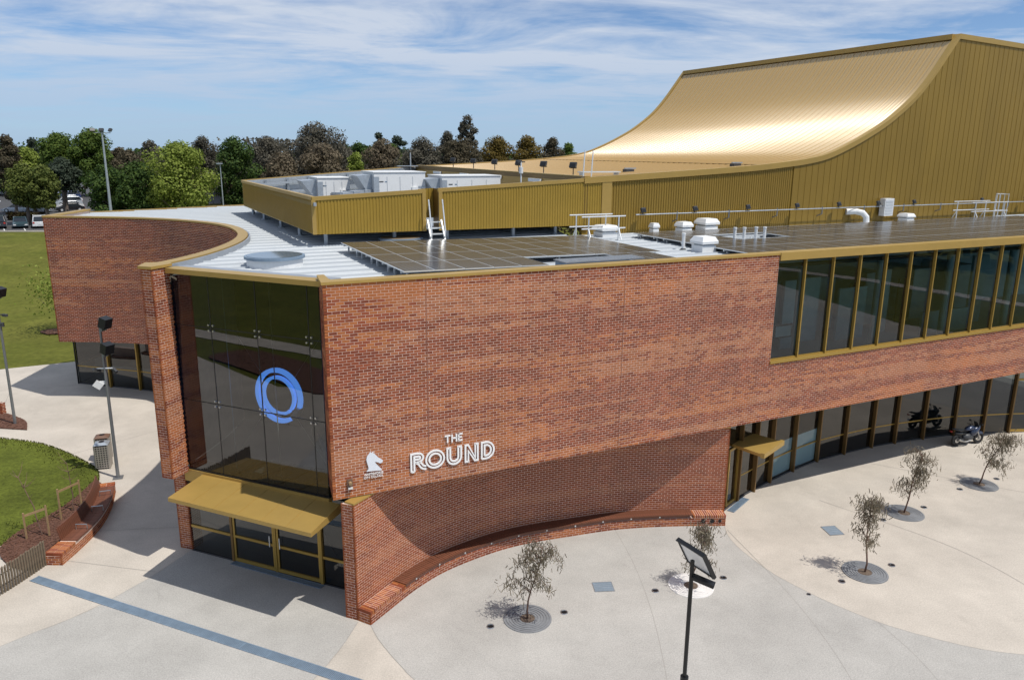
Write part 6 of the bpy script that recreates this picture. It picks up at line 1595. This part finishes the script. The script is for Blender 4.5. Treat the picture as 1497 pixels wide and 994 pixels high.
# ------------------------------------------------------------------ cars, poles and houses beyond
mat('car_glass', (0.02, 0.025, 0.03), 0.08, 0, spec=0.8)
for nm, c in (('white', (0.72, 0.73, 0.74)), ('teal', (0.05, 0.09, 0.11)), ('black', (0.02, 0.02, 0.024)), ('silver', (0.45, 0.49, 0.53)), ('red', (0.3, 0.03, 0.02)), ('blue', (0.03, 0.06, 0.16))): mat('paint_' + nm, c, 0.3, 0.2, coat=0.7)
def car(x, y, rz, col, label, kind='suv'):
    e = empty('parked_car', (x, y, CZ + 0.02), rz); tag(e, label, 'van' if kind == 'van' else 'car', 'vehicles in the car park')
    if kind == 'van': Lc_, W_, h1, h2, cab = 4.9, 1.9, 1.0, 1.95, [(-2.42, 1.0), (-2.38, 1.95), (1.35, 1.95), (2.0, 1.15)]
    elif kind == 'suv': Lc_, W_, h1, h2, cab = 4.6, 1.85, 0.98, 1.68, [(-2.2, 0.98), (-1.85, 1.66), (0.35, 1.68), (1.15, 1.0)]
    else: Lc_, W_, h1, h2, cab = 4.5, 1.78, 0.85, 1.43, [(-1.75, 0.9), (-1.1, 1.41), (0.25, 1.43), (1.1, 0.9)]
    def extr(pr, w0, w1, zmid, nm, m):
        mb = MB(); n = len(pr); vs = []
        for s_ in (-1, 1): vs += [(px_, s_ * (w0 if pz < zmid else w1) / 2, pz) for (px_, pz) in pr]
        mb.add(vs, [tuple(range(n)), tuple(range(2 * n - 1, n - 1, -1))] + [(i, n + i, n + (i + 1) % n, (i + 1) % n) for i in range(n)]); return mb.build(nm, m, e)
    l = Lc_ / 2; extr([(-l, .35), (-l + .04, h1 - .12), (-l + .2, h1), (l - 1.1, h1), (l - .12, h1 - .25), (l, .6), (l - .03, .32), (l - .2, .25), (-l + .15, .25)], W_, W_ * .96, h1 - .2, 'body', 'paint_' + col)
    extr([(cab[0][0], h1), (cab[1][0], cab[1][1] - .06), (cab[2][0], cab[2][1] - .06), (cab[3][0], h1)], W_ * .9, W_ * .76, h1 + .1, 'glasshouse', 'car_glass')
    extr([(cab[1][0] - .05, cab[1][1] - .07), (cab[1][0] + .1, cab[1][1]), (cab[2][0] - .1, cab[2][1]), (cab[2][0] + .1, cab[2][1] - .07)], W_ * .80, W_ * .74, cab[1][1] - .03, 'roof', 'paint_' + col)
    for (a, b) in ((cab[0], cab[1]), (cab[3], cab[2])):
        for s_ in (-1, 1): mb = MB(); mb.beam((a[0], s_ * W_ * .44, h1), (b[0], s_ * W_ * .385, b[1] - .05), .09, .07); mb.build('pillar', 'paint_' + col, e)
    for sx in (-l + .85, l - .9):
        for s_ in (-1, 1): mb = MB(); mb.tube([(sx, s_ * (W_ / 2 - .2), .33), (sx, s_ * (W_ / 2 + .01), .33)], .33, 16); wo = mb.build('wheel', 'rubber', e); mb = MB(); mb.tube([(sx, s_ * (W_ / 2 + .01), .33), (sx, s_ * (W_ / 2 + .02), .33)], .2, 12); mb.build('rim', 'alu', wo)
    for s_ in (-1, 1):
        mb = MB(); mb.box((l - .06, s_ * W_ * .37, h1 - .33), (.12, .32, .14)); mb.build('headlight', 'lamp_glass', e); mb = MB(); mb.box((-l + .06, s_ * W_ * .41, h1 - .2), (.12, .22, .2)); mb.build('tail_light', 'red_lamp', e)
    mb = MB(); mb.box((-l + .0, 0, .62), (.03, .5, .13)); mb.build('number_plate', 'white_paint', e)
UP = math.atan2(0.85, -0.53)
car(-65.2, 106.9, UP, 'white', 'white car parked at the lawn edge beside the brick wall'); car(-67.6, 106.4, UP + math.pi, 'teal', 'dark teal car parked left of the white car', 'sedan'); car(-70.1, 105.6, UP, 'black', 'black car cut off at the left picture edge')
car(-117, 180, UP + math.pi, 'white', 'white van standing alone across the car park', 'van')
car(-83.9, 131.8, UP + 1.2, 'silver', 'silver car behind the low hedge', 'sedan'); car(-80.6, 132.2, UP + 1.3, 'silver', 'second silver car behind the low hedge, farther right', 'sedan')
for (x, y, c, k, lab) in ((-76.6, 134.5, 'black', 'sedan', 'black car nearest in the right hand row of parked cars'), (-80.0, 140.5, 'white', 'sedan', 'second car, white, in the right hand row of parked cars'), (-84.8, 148.7, 'silver', 'suv', 'third car, silver, in the right hand row of parked cars'), (-89.5, 157.5, 'white', 'sedan', 'fourth car, white, in the right hand row of parked cars'), (-95.5, 167.8, 'blue', 'suv', 'fifth car, dark blue, in the right hand row'), (-103, 181, 'red', 'sedan', 'sixth car, red, in the right hand row'), (-110.5, 194, 'white', 'van', 'farthest white van in the right hand row')): car(x, y, UP + 1.75, c, lab, k)
# tall floodlight mast
ms = empty('floodlight_mast', (-48.2, 93.3, gz(-48.2, 93.3))); tag(ms, 'very tall grey mast with three floodlights beyond the roof', 'floodlight mast'); hm = 16.0 - gz(-48.2, 93.3)
mb = MB(); mb.tube([(0.0, 0, 0), (0, 0, hm)], [.2, .09], 10); mb.build('mast', 'galv', ms)
mb = MB(); mb.tube([(-1.0, 0, hm - .1), (1.0, 0, hm - .1)], .05, 6); mb.build('crossarm', 'galv', ms)
for (x, a) in ((-1.05, 35), (0, 0), (1.05, -35)):
    mb = MB(); mb.box((x, -.1, hm + .22), (.52, .22, .36), R(a), Matrix.Rotation(R(-30), 3, 'X')); mb.build('floodlight', 'dark_grey', ms)
p2 = empty('post_lamp', (-38.3, 103.1, gz(-38.3, 103.1))); tag(p2, 'slim grey post lamp beyond the roof near the dark green tree', 'street lamp'); h2_ = 12.3 - gz(-38.3, 103.1)
mb = MB(); mb.tube([(0, 0, 0), (0, 0, h2_)], [.1, .06], 8); mb.build('post', 'galv', p2); mb = MB(); mb.box((0, -.2, h2_ + .02), (.5, .9, .16)); mb.build('lamp_head', 'galv', p2)
p3 = empty('car_park_lamp', (-73.0, 117.0, CZ)); tag(p3, 'small brown topped lamp post among the car park trees', 'street lamp'); mb = MB(); mb.tube([(0, 0, 0), (0, 0, 7.6)], [.08, .05], 8); mb.build('post', 'pole_grey', p3); mb = MB(); mb.box((0, 0, 7.65), (.55, .4, .2)); mb.build('lamp_head', 'bin_side', p3)
def house(x, y, w_, d_, hw, hr, rz, label):
    g = gz(x, y); e = empty('house', (x, y, g), rz); tag(e, label, 'house')
    mb = MB(); mb.box((0, 0, hw / 2), (w_, d_, hw)); mb.build('wall', 'house_wall', e)
    mb = MB(); mb.add([(-w_ / 2 - .4, -d_ / 2 - .4, hw), (w_ / 2 + .4, -d_ / 2 - .4, hw), (w_ / 2 + .4, d_ / 2 + .4, hw), (-w_ / 2 - .4, d_ / 2 + .4, hw), (-w_ / 2 + 2, 0, hw + hr), (w_ / 2 - 2, 0, hw + hr)], [(3, 2, 1, 0), (0, 1, 5, 4), (2, 3, 4, 5), (1, 2, 5), (3, 0, 4)]); mb.build('roof', 'tile_grey', e)
    for k in (-1, 0, 1):
        mb = MB(); mb.box((k * w_ * .3, -d_ / 2 - .02, hw * .55), (1.4, .1, 1.2)); wo = mb.build('window', 'white_paint', e); mb = MB(); mb.box((k * w_ * .3, -d_ / 2 - .08, hw * .55), (1.2, .04, 1.0)); mb.build('pane', 'car_glass', wo)
house(-41.0, 121, 13, 8, 2.8, 2.6, R(12), 'grey tiled house roof just left of the gold screen'); house(-53.5, 141, 9, 7, 4.2, 2.4, R(5), 'pale house with grey roof among the skyline trees')
